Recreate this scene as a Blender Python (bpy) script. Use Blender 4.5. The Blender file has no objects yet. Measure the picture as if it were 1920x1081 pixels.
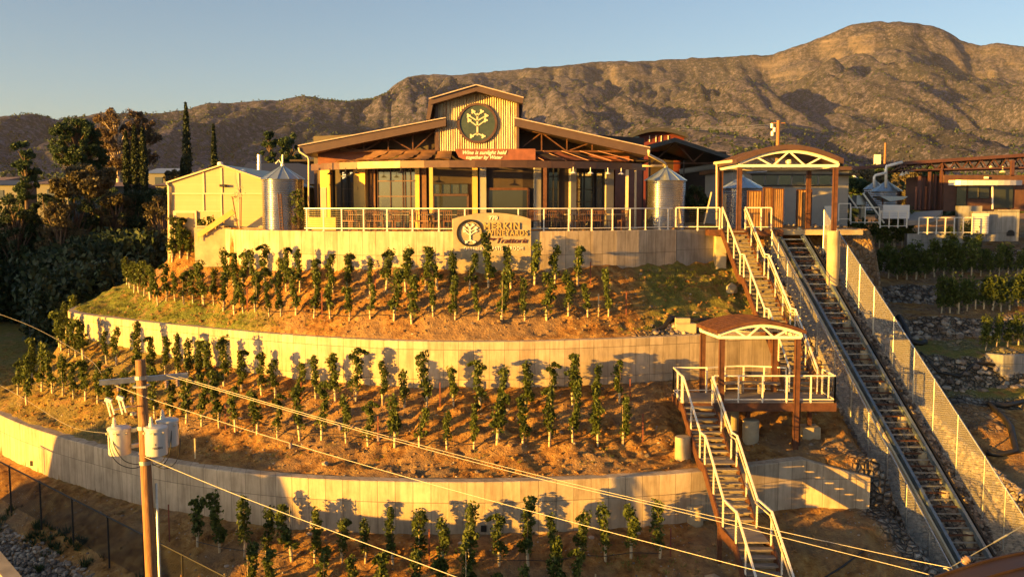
import bpy, math, random
import numpy as np
from mathutils import Vector, Matrix
R = math.radians
SC = bpy.context.scene
COL = SC.collection
# ------------------------------------------------------------------ camera
F, CX, CY, PITCH = 1750.0, 960.0, 540.5, math.radians(5.0)
cam_d = bpy.data.cameras.new('camera'); cam = bpy.data.objects.new('camera', cam_d); COL.objects.link(cam)
cam.location = (0, 0, 0); cam.rotation_euler = (math.pi/2 - PITCH, 0, 0)
cam_d.sensor_width = 36; cam_d.lens = F/1920*36; cam_d.clip_start = 0.3; cam_d.clip_end = 30000
SC.camera = cam
# ------------------------------------------------------------------ light
SUN_EL = 4.5
SUN_TO = (-0.85, -0.527)                      # horizontal direction towards the sun
az = math.atan2(SUN_TO[0], SUN_TO[1])          # clockwise from +Y
w = bpy.data.worlds.new('World'); SC.world = w; w.use_nodes = True
nt = w.node_tree; bg = nt.nodes['Background']
sky = nt.nodes.new('ShaderNodeTexSky'); sky.sky_type = 'NISHITA'; sky.sun_disc = False
sky.sun_elevation = R(SUN_EL + 3); sky.sun_rotation = az; sky.altitude = 1000
sky.air_density = 0.9; sky.dust_density = 3.2; sky.ozone_density = 1.3
nt.links.new(sky.outputs[0], bg.inputs[0]); bg.inputs[1].default_value = 0.058
sd = bpy.data.lights.new('sun', 'SUN'); sd.energy = 5.0; sd.angle = R(0.5); sd.color = (1.0, 0.49, 0.055)
so = bpy.data.objects.new('sun', sd); COL.objects.link(so)
ce = math.cos(R(SUN_EL))
tosun = Vector((SUN_TO[0]*ce, SUN_TO[1]*ce, math.sin(R(SUN_EL))))
so.rotation_euler = tosun.to_track_quat('Z', 'Y').to_euler(); so.location = (-60, -30, 30)
SC.view_settings.view_transform = 'Standard'; SC.view_settings.look = 'None'
SC.view_settings.exposure = 1.9; SC.view_settings.gamma = 1.0
SC.cycles.max_bounces = 5; SC.cycles.transparent_max_bounces = 12; SC.cycles.caustics_reflective = False

# ------------------------------------------------------------------ pixel -> world
cp, sp = math.cos(PITCH), math.sin(PITCH)
def ray(x, y):
    cx, cy = (x-CX)/F, (CY-y)/F
    return Vector((cx, cp + cy*sp, cy*cp - sp))
def P(x, y, Y):
    r = ray(x, y); return r*(Y/r.y)
def PZ(x, y, Z):
    r = ray(x, y); return r*(Z/r.z)
def pix(p):
    d = p[1]*cp - p[2]*sp; u = p[2]*cp + p[1]*sp
    return CX + F*p[0]/d, CY - F*u/d
def tany(y, x=CX):                                # Z/Y of a pixel row
    return ray(x, y).z/ray(x, y).y
def XP(x, Y, Z): return (x-CX)/F*(Y*cp - Z*sp)    # world X of pixel column at (Y,Z)

# ------------------------------------------------------------------ noise
def _hash(ix, iy, s):
    h = (ix*374761393 + iy*668265263 + s*974634777) & 0xffffffff
    h = ((h ^ (h >> 13))*1274126177) & 0xffffffff
    return ((h ^ (h >> 16)) & 0xffff)/65535.0
def vnoise(x, y, s=0):
    x = np.asarray(x, float); y = np.asarray(y, float)
    ix = np.floor(x).astype(np.int64); iy = np.floor(y).astype(np.int64)
    fx = x-ix; fy = y-iy
    fx = fx*fx*fx*(fx*(fx*6-15)+10); fy = fy*fy*fy*(fy*(fy*6-15)+10)
    a = _hash(ix, iy, s); b = _hash(ix+1, iy, s); c = _hash(ix, iy+1, s); d = _hash(ix+1, iy+1, s)
    return (a+(b-a)*fx)*(1-fy) + (c+(d-c)*fx)*fy
def fbm(x, y, o=4, s=0, g=0.5, ridged=False):
    t = 0; a = 1; n = 0
    for i in range(o):
        v = vnoise(x*2**i + 17.3*i, y*2**i - 9.1*i, s+i)
        v = 1-abs(2*v-1) if ridged else v
        t = t + a*v; n += a; a *= g
    return t/n

# ------------------------------------------------------------------ tagging
def tag(o, label=None, cat=None, group=None, kind=None):
    if label: o['label'] = label
    if cat: o['category'] = cat
    if group: o['group'] = group
    if kind: o['kind'] = kind
    return o
def empty(name, loc=(0, 0, 0), rz=0, label=None, cat=None, group=None):
    o = bpy.data.objects.new(name, None); COL.objects.link(o)
    o.location = loc; o.rotation_euler = (0, 0, rz); o.empty_display_size = .2
    return tag(o, label, cat, group)
CH = {}
def link(o, parent=None):
    COL.objects.link(o)
    if parent is not None:
        o.parent = parent; CH.setdefault(parent.name, []).append(o)
    return o
def copy_tree(o, parent=None):
    c = o.copy(); link(c, parent)
    for ch in CH.get(o.name, []): copy_tree(ch, c)
    return c
# ------------------------------------------------------------------ mesh builder
class MB:
    def __init__(s): s.v = []; s.f = []; s.uv = None
    def add(s, vs, fs):
        n = len(s.v); s.v += [tuple(v) for v in vs]; s.f += [tuple(i+n for i in f) for f in fs]; return s
    def box(s, c, size, rz=0.0, M=None):
        hx, hy, hz = size[0]/2, size[1]/2, size[2]/2
        vs = [Vector((sx*hx, sy*hy, sz*hz)) for sz in (-1, 1) for sy in (-1, 1) for sx in (-1, 1)]
        if M is None: M = Matrix.Rotation(rz, 3, 'Z')
        c = Vector(c); vs = [M @ v + c for v in vs]
        return s.add(vs, [(0, 2, 3, 1), (4, 5, 7, 6), (0, 1, 5, 4), (2, 6, 7, 3), (0, 4, 6, 2), (1, 3, 7, 5)])
    def bar(s, a, b, wd, h=None, up=(0, 0, 1)):
        a = Vector(a); b = Vector(b); h = wd if h is None else h
        d = b-a; L = d.length
        if L < 1e-6: return s
        x = d/L; u = Vector(up)
        if abs(x.dot(u)) > .999: u = Vector((0, 1, 0))
        y = u.cross(x).normalized(); z = x.cross(y)
        M = Matrix((x, y, z)).transposed()
        return s.box((a+b)/2, (L, wd, h), M=M)
    def tube(s, pts, r, n=8, cap=True):
        pts = [Vector(p) for p in pts]; rs = r if isinstance(r, (list, tuple)) else [r]*len(pts)
        base = len(s.v); prev = None
        for i, p in enumerate(pts):
            d = (pts[min(i+1, len(pts)-1)] - pts[max(i-1, 0)]).normalized()
            u = prev if prev is not None else (Vector((0, 0, 1)) if abs(d.z) < .9 else Vector((1, 0, 0)))
            a = d.cross(u).normalized()
            b = a.cross(d).normalized(); prev = b
            for k in range(n):
                t = 2*math.pi*k/n
                s.v.append(tuple(p + (a*math.cos(t) + b*math.sin(t))*rs[i]))
        for i in range(len(pts)-1):
            for k in range(n):
                k2 = (k+1) % n
                s.f.append((base+i*n+k, base+i*n+k2, base+(i+1)*n+k2, base+(i+1)*n+k))
        if cap:
            s.f.append(tuple(base+k for k in range(n))[::-1]); e = base+(len(pts)-1)*n
            s.f.append(tuple(e+k for k in range(n)))
        return s
    def lathe(s, prof, n=32, c=(0, 0, 0), a0=0, a1=2*math.pi):
        base = len(s.v); full = abs(a1-a0-2*math.pi) < 1e-6; m = n if full else n+1
        for (r, z) in prof:
            for k in range(m):
                t = a0+(a1-a0)*k/n
                s.v.append((c[0]+r*math.cos(t), c[1]+r*math.sin(t), c[2]+z))
        for i in range(len(prof)-1):
            for k in range(n):
                k2 = (k+1) % m
                s.f.append((base+i*m+k, base+i*m+k2, base+(i+1)*m+k2, base+(i+1)*m+k))
        return s
    def prism(s, poly, d):                         # poly: list of 3D points, extruded by vector d
        n = len(poly); d = Vector(d); b = len(s.v)
        s.v += [tuple(Vector(p)) for p in poly] + [tuple(Vector(p)+d) for p in poly]
        s.f.append(tuple(b+i for i in range(n))[::-1]); s.f.append(tuple(b+n+i for i in range(n)))
        for i in range(n):
            j = (i+1) % n; s.f.append((b+i, b+j, b+n+j, b+n+i))
        return s
    def mesh(s, name, m, smooth=False):
        me = bpy.data.meshes.new(name); me.from_pydata(s.v, [], s.f); me.materials.append(m)
        if s.uv:
            ul = me.uv_layers.new(name='UVMap')
            for lp in me.loops: ul.data[lp.index].uv = s.uv[lp.vertex_index]
        if smooth is True: me.polygons.foreach_set('use_smooth', [True]*len(me.polygons))
        me.update()
        if smooth == 'auto':
            me.polygons.foreach_set('use_smooth', [True]*len(me.polygons))
            try: me.set_sharp_from_angle(angle=R(35))
            except Exception: pass
        return me
    def build(s, name, m, parent=None, smooth=False):
        me = s.mesh(name, m, smooth); o = bpy.data.objects.new(name, me); return link(o, parent)
def obj(name, me, parent=None, loc=None, rz=0):
    o = bpy.data.objects.new(name, me); link(o, parent)
    if loc is not None: o.location = loc
    o.rotation_euler = (0, 0, rz); return o
def grid_mesh(name, X, Y, Z, m, smooth=True):
    ny, nx = X.shape
    co = np.stack([X, Y, Z], -1).reshape(-1, 3)
    i = np.arange(ny*nx).reshape(ny, nx)
    q = np.stack([i[:-1, :-1], i[:-1, 1:], i[1:, 1:], i[1:, :-1]], -1).reshape(-1, 4)
    me = bpy.data.meshes.new(name); me.vertices.add(len(co)); me.vertices.foreach_set('co', co.ravel())
    me.loops.add(q.size); me.loops.foreach_set('vertex_index', q.ravel())
    me.polygons.add(len(q)); me.polygons.foreach_set('loop_start', np.arange(0, q.size, 4))
    me.polygons.foreach_set('loop_total', np.full(len(q), 4))
    me.polygons.foreach_set('use_smooth', np.full(len(q), smooth))
    me.update(); me.validate(); me.materials.append(m)
    return me
# ------------------------------------------------------------------ materials
class NT:
    def __init__(s, name):
        s.m = bpy.data.materials.new(name); s.m.use_nodes = True; s.t = s.m.node_tree
        s.b = s.t.nodes['Principled BSDF']; s.out = s.t.nodes['Material Output']
    def n(s, typ, **kw):
        nd = s.t.nodes.new('ShaderNode'+typ)
        for k, v in kw.items():
            if k in nd.inputs.keys(): s.set(nd.inputs[k], v)
            elif k.startswith('i') and k[1:].isdigit(): s.set(nd.inputs[int(k[1:])], v)
            else: setattr(nd, k, v)
        return nd
    def set(s, inp, v):
        if isinstance(v, bpy.types.NodeSocket): s.t.links.new(v, inp)
        elif isinstance(v, (tuple, list)) and len(v) == 3 and inp.type == 'RGBA': inp.default_value = (*v, 1)
        else: inp.default_value = v
    def co(s, kind='Object'): return s.n('TexCoord').outputs[kind]
    def map(s, v, scale=(1, 1, 1), rot=(0, 0, 0)): return s.n('Mapping', Vector=v, Scale=scale, Rotation=rot).outputs[0]
    def noise(s, v, sc, det=4, rough=.55, dist=0): return s.n('TexNoise', Vector=v, Scale=sc, Detail=det, Roughness=rough, Distortion=dist).outputs[0]
    def ramp(s, fac, stops, interp='LINEAR'):
        r = s.n('ValToRGB', Fac=fac); r.color_ramp.interpolation = interp; e = r.color_ramp.elements
        while len(e) < len(stops): e.new(.5)
        for i, (p, c) in enumerate(stops): e[i].position = p; e[i].color = (*c, 1) if len(c) == 3 else c
        return r.outputs[0]
    def mix(s, fac, a, b, blend='MIX'):
        nd = s.n('Mix', data_type='RGBA', blend_type=blend)
        s.set(nd.inputs[0], fac); s.set(nd.inputs[6], a); s.set(nd.inputs[7], b); return nd.outputs[2]
    def math(s, op, a, b=0.0, c=0.0):
        nd = s.n('Math', operation=op); s.set(nd.inputs[0], a); s.set(nd.inputs[1], b); s.set(nd.inputs[2], c); return nd.outputs[0]
    def bump(s, h, st=.5, d=.1): s.set(s.b.inputs['Normal'], s.n('Bump', Strength=st, Distance=d, Height=h).outputs[0])
    def fin(s, col=None, rough=None, metal=None, **kw):
        if col is not None: s.set(s.b.inputs['Base Color'], col)
        if rough is not None: s.set(s.b.inputs['Roughness'], rough)
        if metal is not None: s.b.inputs['Metallic'].default_value = metal
        for k, v in kw.items(): s.set(s.b.inputs[k], v)
        return s.m
G3 = lambda a, k: tuple(c*k for c in a)
def simple(name, col, rough=.6, metal=0, var=.25, sc=6, bump=0.0, spec=.5):
    t = NT(name); v = t.co(); n = t.noise(v, sc, 5, .6)
    c = t.ramp(n, [(.25, G3(col, 1-var)), (.75, G3(col, 1+var))])
    if bump: t.bump(t.noise(v, sc*6, 3), bump, .02)
    return t.fin(c, t.math('ADD', t.math('MULTIPLY', n, .25), rough-.12), metal)
MAT = {}
def mats():
    M = MAT
    # soil
    t = NT('vineyard soil'); v = t.co()
    big = t.noise(v, .35, 4); mid = t.noise(v, 2.4, 6, .65); fine = t.noise(v, 13, 5, .7)
    c = t.ramp(mid, [(.3, (.13, .055, .02)), (.5, (.35, .175, .052)), (.7, (.54, .33, .11))])
    c = t.mix(t.math('MULTIPLY', t.ramp(big, [(.45, (0, 0, 0)), (.6, (1, 1, 1))]), .55), c, (.30, .21, .125))
    stones = t.n('TexVoronoi', Vector=v, Scale=5.5, Randomness=1.0)
    sm = t.ramp(stones.outputs['Distance'], [(.0, (1, 1, 1)), (.17, (1, 1, 1)), (.2, (0, 0, 0))])
    sm = t.math('MULTIPLY', sm, t.ramp(t.noise(v, .8, 3), [(.5, (0, 0, 0)), (.62, (1, 1, 1))]))
    c = t.mix(sm, c, (.42, .36, .29))
    # dry grass / green patches
    gm = t.n('Attribute', attribute_name='green').outputs['Fac']
    gfac = t.math('MULTIPLY', gm, t.ramp(t.noise(v, 1.7, 5, .7), [(.33, (0, 0, 0)), (.5, (1, 1, 1))]))
    c = t.mix(gfac, c, t.ramp(fine, [(.3, (.07, .09, .015)), (.7, (.25, .27, .06))]))
    rk = t.n('Attribute', attribute_name='rock').outputs['Fac']
    v2 = t.n('TexVoronoi', Vector=v, Scale=4.2); v2e = t.n('TexVoronoi', Vector=v, Scale=4.2, feature='DISTANCE_TO_EDGE')
    rc = t.mix(t.ramp(v2e.outputs['Distance'], [(.0, (0, 0, 0)), (.1, (1, 1, 1))]), (.05, .04, .03), t.ramp(t.n('SeparateColor', Color=v2.outputs['Color']).outputs[0], [(0, (.13, .115, .1)), (.6, (.27, .23, .19)), (1, (.5, .45, .38))]))
    c = t.mix(rk, c, rc)
    h = t.math('ADD', t.math('MULTIPLY', mid, 1.0), t.math('MULTIPLY', fine, .35))
    h = t.math('ADD', h, t.math('MULTIPLY', sm, .25))
    h = t.math('ADD', t.math('MULTIPLY', h, t.math('SUBTRACT', 1, rk)), t.math('MULTIPLY', rk, t.math('MINIMUM', t.math('MULTIPLY', v2e.outputs['Distance'], 4), 1.2)))
    t.bump(h, 1.0, .26); M['soil'] = t.fin(c, .95, **{'Specular IOR Level': .15})
    # concrete wall (UV: u = metres along, v = metres up)
    def conc(name, base, pw=.62, ph=1.22, stain=.5):
        t = NT(name); uv = t.co('UV'); v = t.co()
        br = t.n('TexBrick', Vector=uv, Scale=1.0, offset=0.0, squash=1.0)
        br.inputs['Brick Width'].default_value = pw; br.inputs['Row Height'].default_value = ph; br.inputs['Mortar Size'].default_value = .011
        br.inputs['Mortar Smooth'].default_value = .4; br.inputs['Bias'].default_value = 0
        br.inputs['Color1'].default_value = (*G3(base, .80), 1); br.inputs['Color2'].default_value = (*G3(base, 1.1), 1); br.inputs['Mortar'].default_value = (*G3(base, .4), 1)
        n1 = t.noise(v, 1.1, 6, .65); n2 = t.noise(t.map(v, (2.2, 2.2, .25)), 2.2, 5, .7)
        c = t.mix(stain, br.outputs[0], t.ramp(n1, [(.3, (.42, .40, .38)), (.7, (1.05, 1.05, 1.05))]), 'MULTIPLY')
        c = t.mix(stain*.95, c, t.ramp(n2, [(.36, (.38, .33, .29)), (.56, (1, 1, 1))]), 'MULTIPLY')
        # dirt splash at the foot
        z = t.n('SeparateXYZ', Vector=uv).outputs[1]
        dirt = t.math('MULTIPLY', t.ramp(t.math('ADD', z, t.math('MULTIPLY', n1, .5)), [(.28, (1, 1, 1)), (.62, (0, 0, 0))]), .55)
        c = t.mix(dirt, c, (.26, .17, .10))
        holes = t.n('TexVoronoi', Vector=uv, Scale=30); 
        t.bump(t.math('ADD', t.math('MULTIPLY', br.outputs['Fac'], -1.0), t.math('MULTIPLY', t.noise(v, 18, 4), .3)), .6, .02)
        return t.fin(c, .85, **{'Specular IOR Level': .25})
    M['conc'] = conc('formed concrete', (.60, .48, .335))
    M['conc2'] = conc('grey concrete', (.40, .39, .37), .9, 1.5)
    t = NT('cast concrete'); v = t.co(); n = t.noise(v, 2, 6, .65)
    t.bump(t.noise(v, 20, 4), .3, .02); M['cast'] = t.fin(t.ramp(n, [(.3, (.30, .24, .15)), (.7, (.48, .39, .25))]), .85)
    M['rust'] = simple('weathered brown steel', (.105, .042, .022), .62, .25, .45, 5, .2)
    M['brown'] = simple('brown painted steel', (.11, .062, .045), .42, .3, .2, 3)
    M['fascia'] = simple('brown roof fascia', (.095, .06, .05), .45, .2, .12, 2)
    M['white'] = simple('cream painted steel', (.80, .74, .64), .4, .1, .06, 8)
    M['cable'] = simple('steel cable', (.16, .15, .14), .4, .8, .1, 8)
    M['galv'] = simple('galvanised steel', (.45, .47, .48), .38, .85, .2, 7)
    M['bluesteel'] = simple('painted track steel', (.20, .25, .29), .35, .6, .25, 4)
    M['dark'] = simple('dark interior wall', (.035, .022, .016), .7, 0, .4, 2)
    M['black'] = simple('black steel', (.018, .017, .017), .5, .2, .3, 6)
    M['stucco'] = simple('yellow ochre stucco', (.58, .38, .11), .85, 0, .1, 3, .25)
    M['redwall'] = simple('dark red siding', (.11, .018, .015), .6, 0, .2, 2)
    M['redbrown'] = simple('red brown board', (.21, .07, .04), .55, 0, .3, 3)
    M['wood'] = None
    t = NT('grey deck boards'); v = t.co(); n = t.noise(t.map(v, (1, 14, 14)), 2.0, 5, .6)
    t.bump(n, .4, .02); M['deck'] = t.fin(t.ramp(n, [(.3, (.13, .105, .085)), (.7, (.33, .28, .23))]), .75)
    t = NT('weathered pole wood'); v = t.co(); n = t.noise(t.map(v, (22, 22, .9)), 1.2, 6, .7)
    t.bump(n, .7, .03); M['polewood'] = t.fin(t.ramp(n, [(.3, (.10, .045, .02)), (.5, (.27, .125, .05)), (.7, (.42, .22, .10))]), .75)
    # corrugated galvanised
    t = NT('corrugated galvanised sheet'); v = t.co(); n = t.noise(v, 1.3, 4); 
    M['corr'] = t.fin(t.ramp(n, [(.3, (.34, .34, .34)), (.7, (.50, .49, .48))]), t.math('ADD', t.math('MULTIPLY', t.noise(v, 7, 4), .14), .16), .95)
    t = NT('rusting corrugated facade'); v = t.co(); n = t.noise(t.map(v, (7, 7, .5)), 1.6, 5, .7); 
    M['corr2'] = t.fin(t.ramp(n, [(.36, (.34, .14, .06)), (.46, (.6, .5, .34)), (.7, (.75, .7, .55))]), .45, .35)
    M['coneroof'] = simple('tank roof sheet', (.42, .50, .56), .3, .75, .12, 2)
    t = NT('window glass'); t.fin((.03, .035, .035), .03, 0, **{'Specular IOR Level': 1.0}); M['glass'] = t.m
    t = NT('sky reflecting glass'); t.fin((.13, .135, .11), .06, .75); M['glass2'] = t.m
    t = NT('barn wall panel'); v = t.co(); n = t.noise(v, 1.1, 5)
    br = t.n('TexBrick', Vector=t.map(v, (1, 1, 1), (R(90), 0, 0)), Scale=1.0, offset=0.0); br.inputs['Brick Width'].default_value = 6; br.inputs['Row Height'].default_value = .16; br.inputs['Mortar Size'].default_value = .006
    br.inputs['Color1'].default_value = (.50, .385, .21, 1); br.inputs['Color2'].default_value = (.53, .41, .23, 1); br.inputs['Mortar'].default_value = (.45, .34, .19, 1)
    M['barn'] = t.fin(t.mix(.4, br.outputs[0], t.ramp(n, [(.3, (.8, .77, .7)), (.7, (1, 1, 1))]), 'MULTIPLY'), .6)
    M['trim'] = simple('cream trim', (.60, .49, .32), .5, 0, .06, 4)
    M['door'] = simple('tan door', (.40, .27, .12), .5, 0, .1, 3)
    M['roofdark'] = simple('dark metal roof', (.05, .05, .052), .5, .3, .3, 1.5)
    M['awning'] = simple('canvas shade sail', (.20, .10, .045), .7, 0, .35, 2.5)
    M['tube'] = simple('cream grow tube', (.50, .38, .22), .55, 0, .12, 9)
    M['tpost'] = simple('rusted steel post', (.20, .06, .035), .8, .2, .3, 9)
    M['hose'] = simple('black drip hose', (.02, .018, .016), .5, 0, .2, 5)
    M['bark'] = simple('bark', (.14, .095, .065), .9, 0, .35, 7, .5)
    M['palebark'] = simple('pale bark', (.50, .40, .30), .85, 0, .2, 6, .3)
    global leaf
    def leaf(name, a, b, trans=.25, sc=1.5):
        t = NT(name); v = t.co(); g = t.n('NewGeometry').outputs['Random Per Island']
        oi = t.n('ObjectInfo').outputs['Random']
        f = t.math('ADD', t.math('MULTIPLY', g, .75), t.math('MULTIPLY', oi, .25))
        c = t.ramp(f, [(0.05, a), (.6, G3(tuple((x+y)/2 for x, y in zip(a, b)), 1)), (.95, b)])
        t.fin(c, .55, 0, **{'Specular IOR Level': .3})
        tr = t.n('BsdfTranslucent', Color=c); mx = t.n('MixShader', Fac=trans)
        t.t.links.new(t.b.outputs[0], mx.inputs[1]); t.t.links.new(tr.outputs[0], mx.inputs[2]); t.t.links.new(mx.outputs[0], t.out.inputs[0])
        return t.m
    M['vine'] = leaf('vine leaves', (.032, .052, .012), (.15, .185, .035), .34)
    M['cyp'] = leaf('cypress foliage', (.016, .028, .012), (.042, .058, .022), .1)
    M['pine'] = leaf('pine foliage', (.022, .044, .018), (.065, .105, .04), .12)
    M['bush'] = leaf('ravine brush foliage', (.018, .032, .014), (.05, .078, .032), .12)
    M['cotton'] = leaf('dry cottonwood foliage', (.11, .075, .045), (.25, .18, .11), .25)
    M['tan'] = leaf('dry shrub foliage', (.06, .05, .025), (.17, .14, .07), .2)
    M['grass'] = leaf('weeds', (.09, .12, .02), (.34, .33, .08), .3)
    M['rockm'] = None
    t = NT('river stone'); oi = t.n('NewGeometry').outputs['Random Per Island']; v = t.co()
    c = t.mix(.4, t.ramp(oi, [(0, (.11, .085, .07)), (.5, (.26, .20, .15)), (1, (.48, .40, .31))]), t.ramp(t.noise(v, 9, 4), [(.3, (.5, .5, .5)), (.7, (1, 1, 1))]), 'MULTIPLY')
    M['stone'] = t.fin(c, .8)
    # mountain
    t = NT('mountain scrub and rock'); v = t.co(); geo = t.n('NewGeometry')
    nz = t.n('SeparateXYZ', Vector=geo.outputs['Normal']).outputs[2]
    s1 = t.noise(v, .055, 5, .9); s2 = t.noise(v, .0022, 5, .6); s3 = t.noise(v, .012, 4, .7)
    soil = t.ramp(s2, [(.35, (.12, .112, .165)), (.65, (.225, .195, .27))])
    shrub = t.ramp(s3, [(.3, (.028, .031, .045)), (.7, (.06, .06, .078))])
    dens = t.math('ADD', t.math('MULTIPLY', s1, 1.0), t.math('MULTIPLY', s2, -.35))
    c = t.mix(t.ramp(dens, [(.30, (1, 1, 1)), (.42, (0, 0, 0))]), soil, shrub)
    z = t.n('SeparateXYZ', Vector=v)
    strata = t.noise(t.map(v, (.0015, .0015, .05)), 1.0, 4, .6)
    rock = t.ramp(strata, [(.3, (.07, .06, .06)), (.5, (.15, .125, .125)), (.7, (.24, .20, .20))])
    steep = t.math('MULTIPLY', t.ramp(t.math('ADD', nz, t.math('MULTIPLY', s3, .35)), [(.68, (1, 1, 1)), (.92, (0, 0, 0))]), t.n('Attribute', attribute_name='cliff').outputs['Fac'])
    steep = t.math('MULTIPLY', steep, t.ramp(t.math('ADD', s1, t.math('MULTIPLY', strata, .6)), [(.62, (.1, .1, .1)), (.80, (.8, .8, .8))]))
    c = t.mix(steep, c, rock)
    t.bump(t.math('ADD', s1, t.math('MULTIPLY', s3, .5)), .9, 10); M['mount'] = t.fin(c, .95, **{'Specular IOR Level': .05})
    t = NT('asphalt'); v = t.co(); M['asphalt'] = t.fin(t.ramp(t.noise(v, 3, 5), [(.3, (.045, .045, .047)), (.7, (.075, .073, .072))]), .85)
    M['gravel'] = simple('pale gravel', (.30, .27, .24), .9, 0, .4, 30, .6)
    M['wtrans'] = simple('grey enamel tank', (.60, .58, .54), .35, .1, .06, 4)
    M['porc'] = simple('brown porcelain', (.22, .15, .12), .3, 0, .2, 5)
    M['alu'] = simple('bare aluminium wire', (.42, .38, .32), .45, .3, .06, 3)
    M['gold'] = simple('raised ochre letters', (.50, .36, .12), .5, .1, .1, 4)
    M['purple'] = simple('dark red lettering', (.10, .02, .025), .5, 0, .1, 4)
    M['cream'] = simple('cream lettering', (.85, .8, .68), .5, 0, .04, 4)
    M['panelwood'] = simple('warm timber screen', (.38, .22, .09), .45, .1, .3, 3)
    M['chair'] = simple('brown woven chair', (.22, .10, .05), .5, .2, .25, 8)
    M['greywall'] = simple('grey rendered wall', (.30, .28, .25), .8, 0, .1, 3, .2)
    M['seed'] = simple('disc glass', (.045, .065, .055), .35, 0, .25, 4)
    M['palefig'] = simple('pale cream paint', (.55, .5, .36), .6, 0, .15, 8)
    M['solar'] = simple('dark blue panel', (.02, .03, .06), .15, .3, .2, 3)
    M['whitemet'] = simple('white painted siding', (.72, .70, .68), .5, 0, .05, 3)
    M['redpaint'] = simple('oxide red steel', (.10, .045, .038), .5, .2, .2, 4)
mats()
# ================================================================== TERRAIN
def smooth_table(pts, n=16):
    pts = np.array(pts, float); out = []
    p = np.vstack([2*pts[0]-pts[1], pts, 2*pts[-1]-pts[-2]])
    for i in range(1, len(p)-2):
        for k in range(n):
            t = k/n
            out.append(.5*((2*p[i]) + (-p[i-1]+p[i+1])*t + (2*p[i-1]-5*p[i]+4*p[i+1]-p[i+2])*t*t + (-p[i-1]+3*p[i]-3*p[i+1]+p[i+2])*t**3))
    out.append(pts[-1]); return np.array(out)
W1A = [(-3+18*math.sin(R(a)), 59.7-18*math.cos(R(a))) for a in range(-38, 38, 4)]      # main curve of patio wall
W1T = np.array([p for p in W1A if p[0] < 7.6] + [(8.0, 45.5)])
W1B = [(8.0, 45.5), (10.15, 46.6)]
W2P = smooth_table([(-25.2, 60), (-24.3, 53), (-23.5, 49.2), (-22.4, 47.5), (-19.6, 45.4), (-16.3, 43.2), (-10.4, 39.8), (-5.6, 37.85), (-2.3, 37.35), (.86, 37.5), (4.2, 38.2), (7.8, 39.3), (12.2, 40.9)])
W3P = smooth_table([(-36, 60), (-29, 48.5), (-22.4, 40.9), (-15.3, 35.4), (-10.5, 32.9), (-6.5, 31.75), (-1.1, 31.4), (4.4, 32.1), (7.3, 32.9), (10.9, 34.3)])
W3E = [(10.9, 34.3), (13.4, 34.15)]
def w1(X):
    X = np.asarray(X, float)
    a = np.interp(X, [-24, -21, -19, -17.6, -13.95, -13.7], [75, 60, 54, 48.6, 48.4, 45.6])
    b = np.interp(X, W1T[:, 0], W1T[:, 1])
    c = np.interp(X, [8.0, 10.15, 10.6, 13, 14.2], [45.5, 46.6, 46.8, 46.5, 46.2])
    return np.where(X < -13.7, a, np.where(X < 8.0, b, c))
def w2(X): return np.interp(X, np.r_[-34, -28, W2P[:, 0], 14], np.r_[130, 85, W2P[:, 1], 41.2])
def w3(X):
    X = np.asarray(X, float)
    return np.where(X <= 10.9, np.interp(X, np.r_[-60, -45, W3P[:, 0]], np.r_[95, 74, W3P[:, 1]]), np.interp(X, [10.9, 13.4, 16], [34.3, 34.15, 34.0]))
def ss(a, b, x):
    t = np.clip((x-a)/(b-a), 0, 1); return t*t*(3-2*t)
def zcor(Y): return np.interp(Y, [20, 30, 33.0, 45.5, 46.3, 50], [-15.2, -14.6, -13.75, -2.35, -2.0, -1.3])
def zright(X, Y):
    st = np.interp(Y - .12*(X-22), [22, 28, 33, 39, 42.8, 43.8, 46.6, 47.6, 51.6, 52.7, 56.2, 57.4, 75],
                   [-15.5, -13.9, -11.9, -9.5, -8.4, -6.95, -6.6, -5.65, -5.35, -4.35, -3.9, -2.6, -1.9])
    return st
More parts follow.
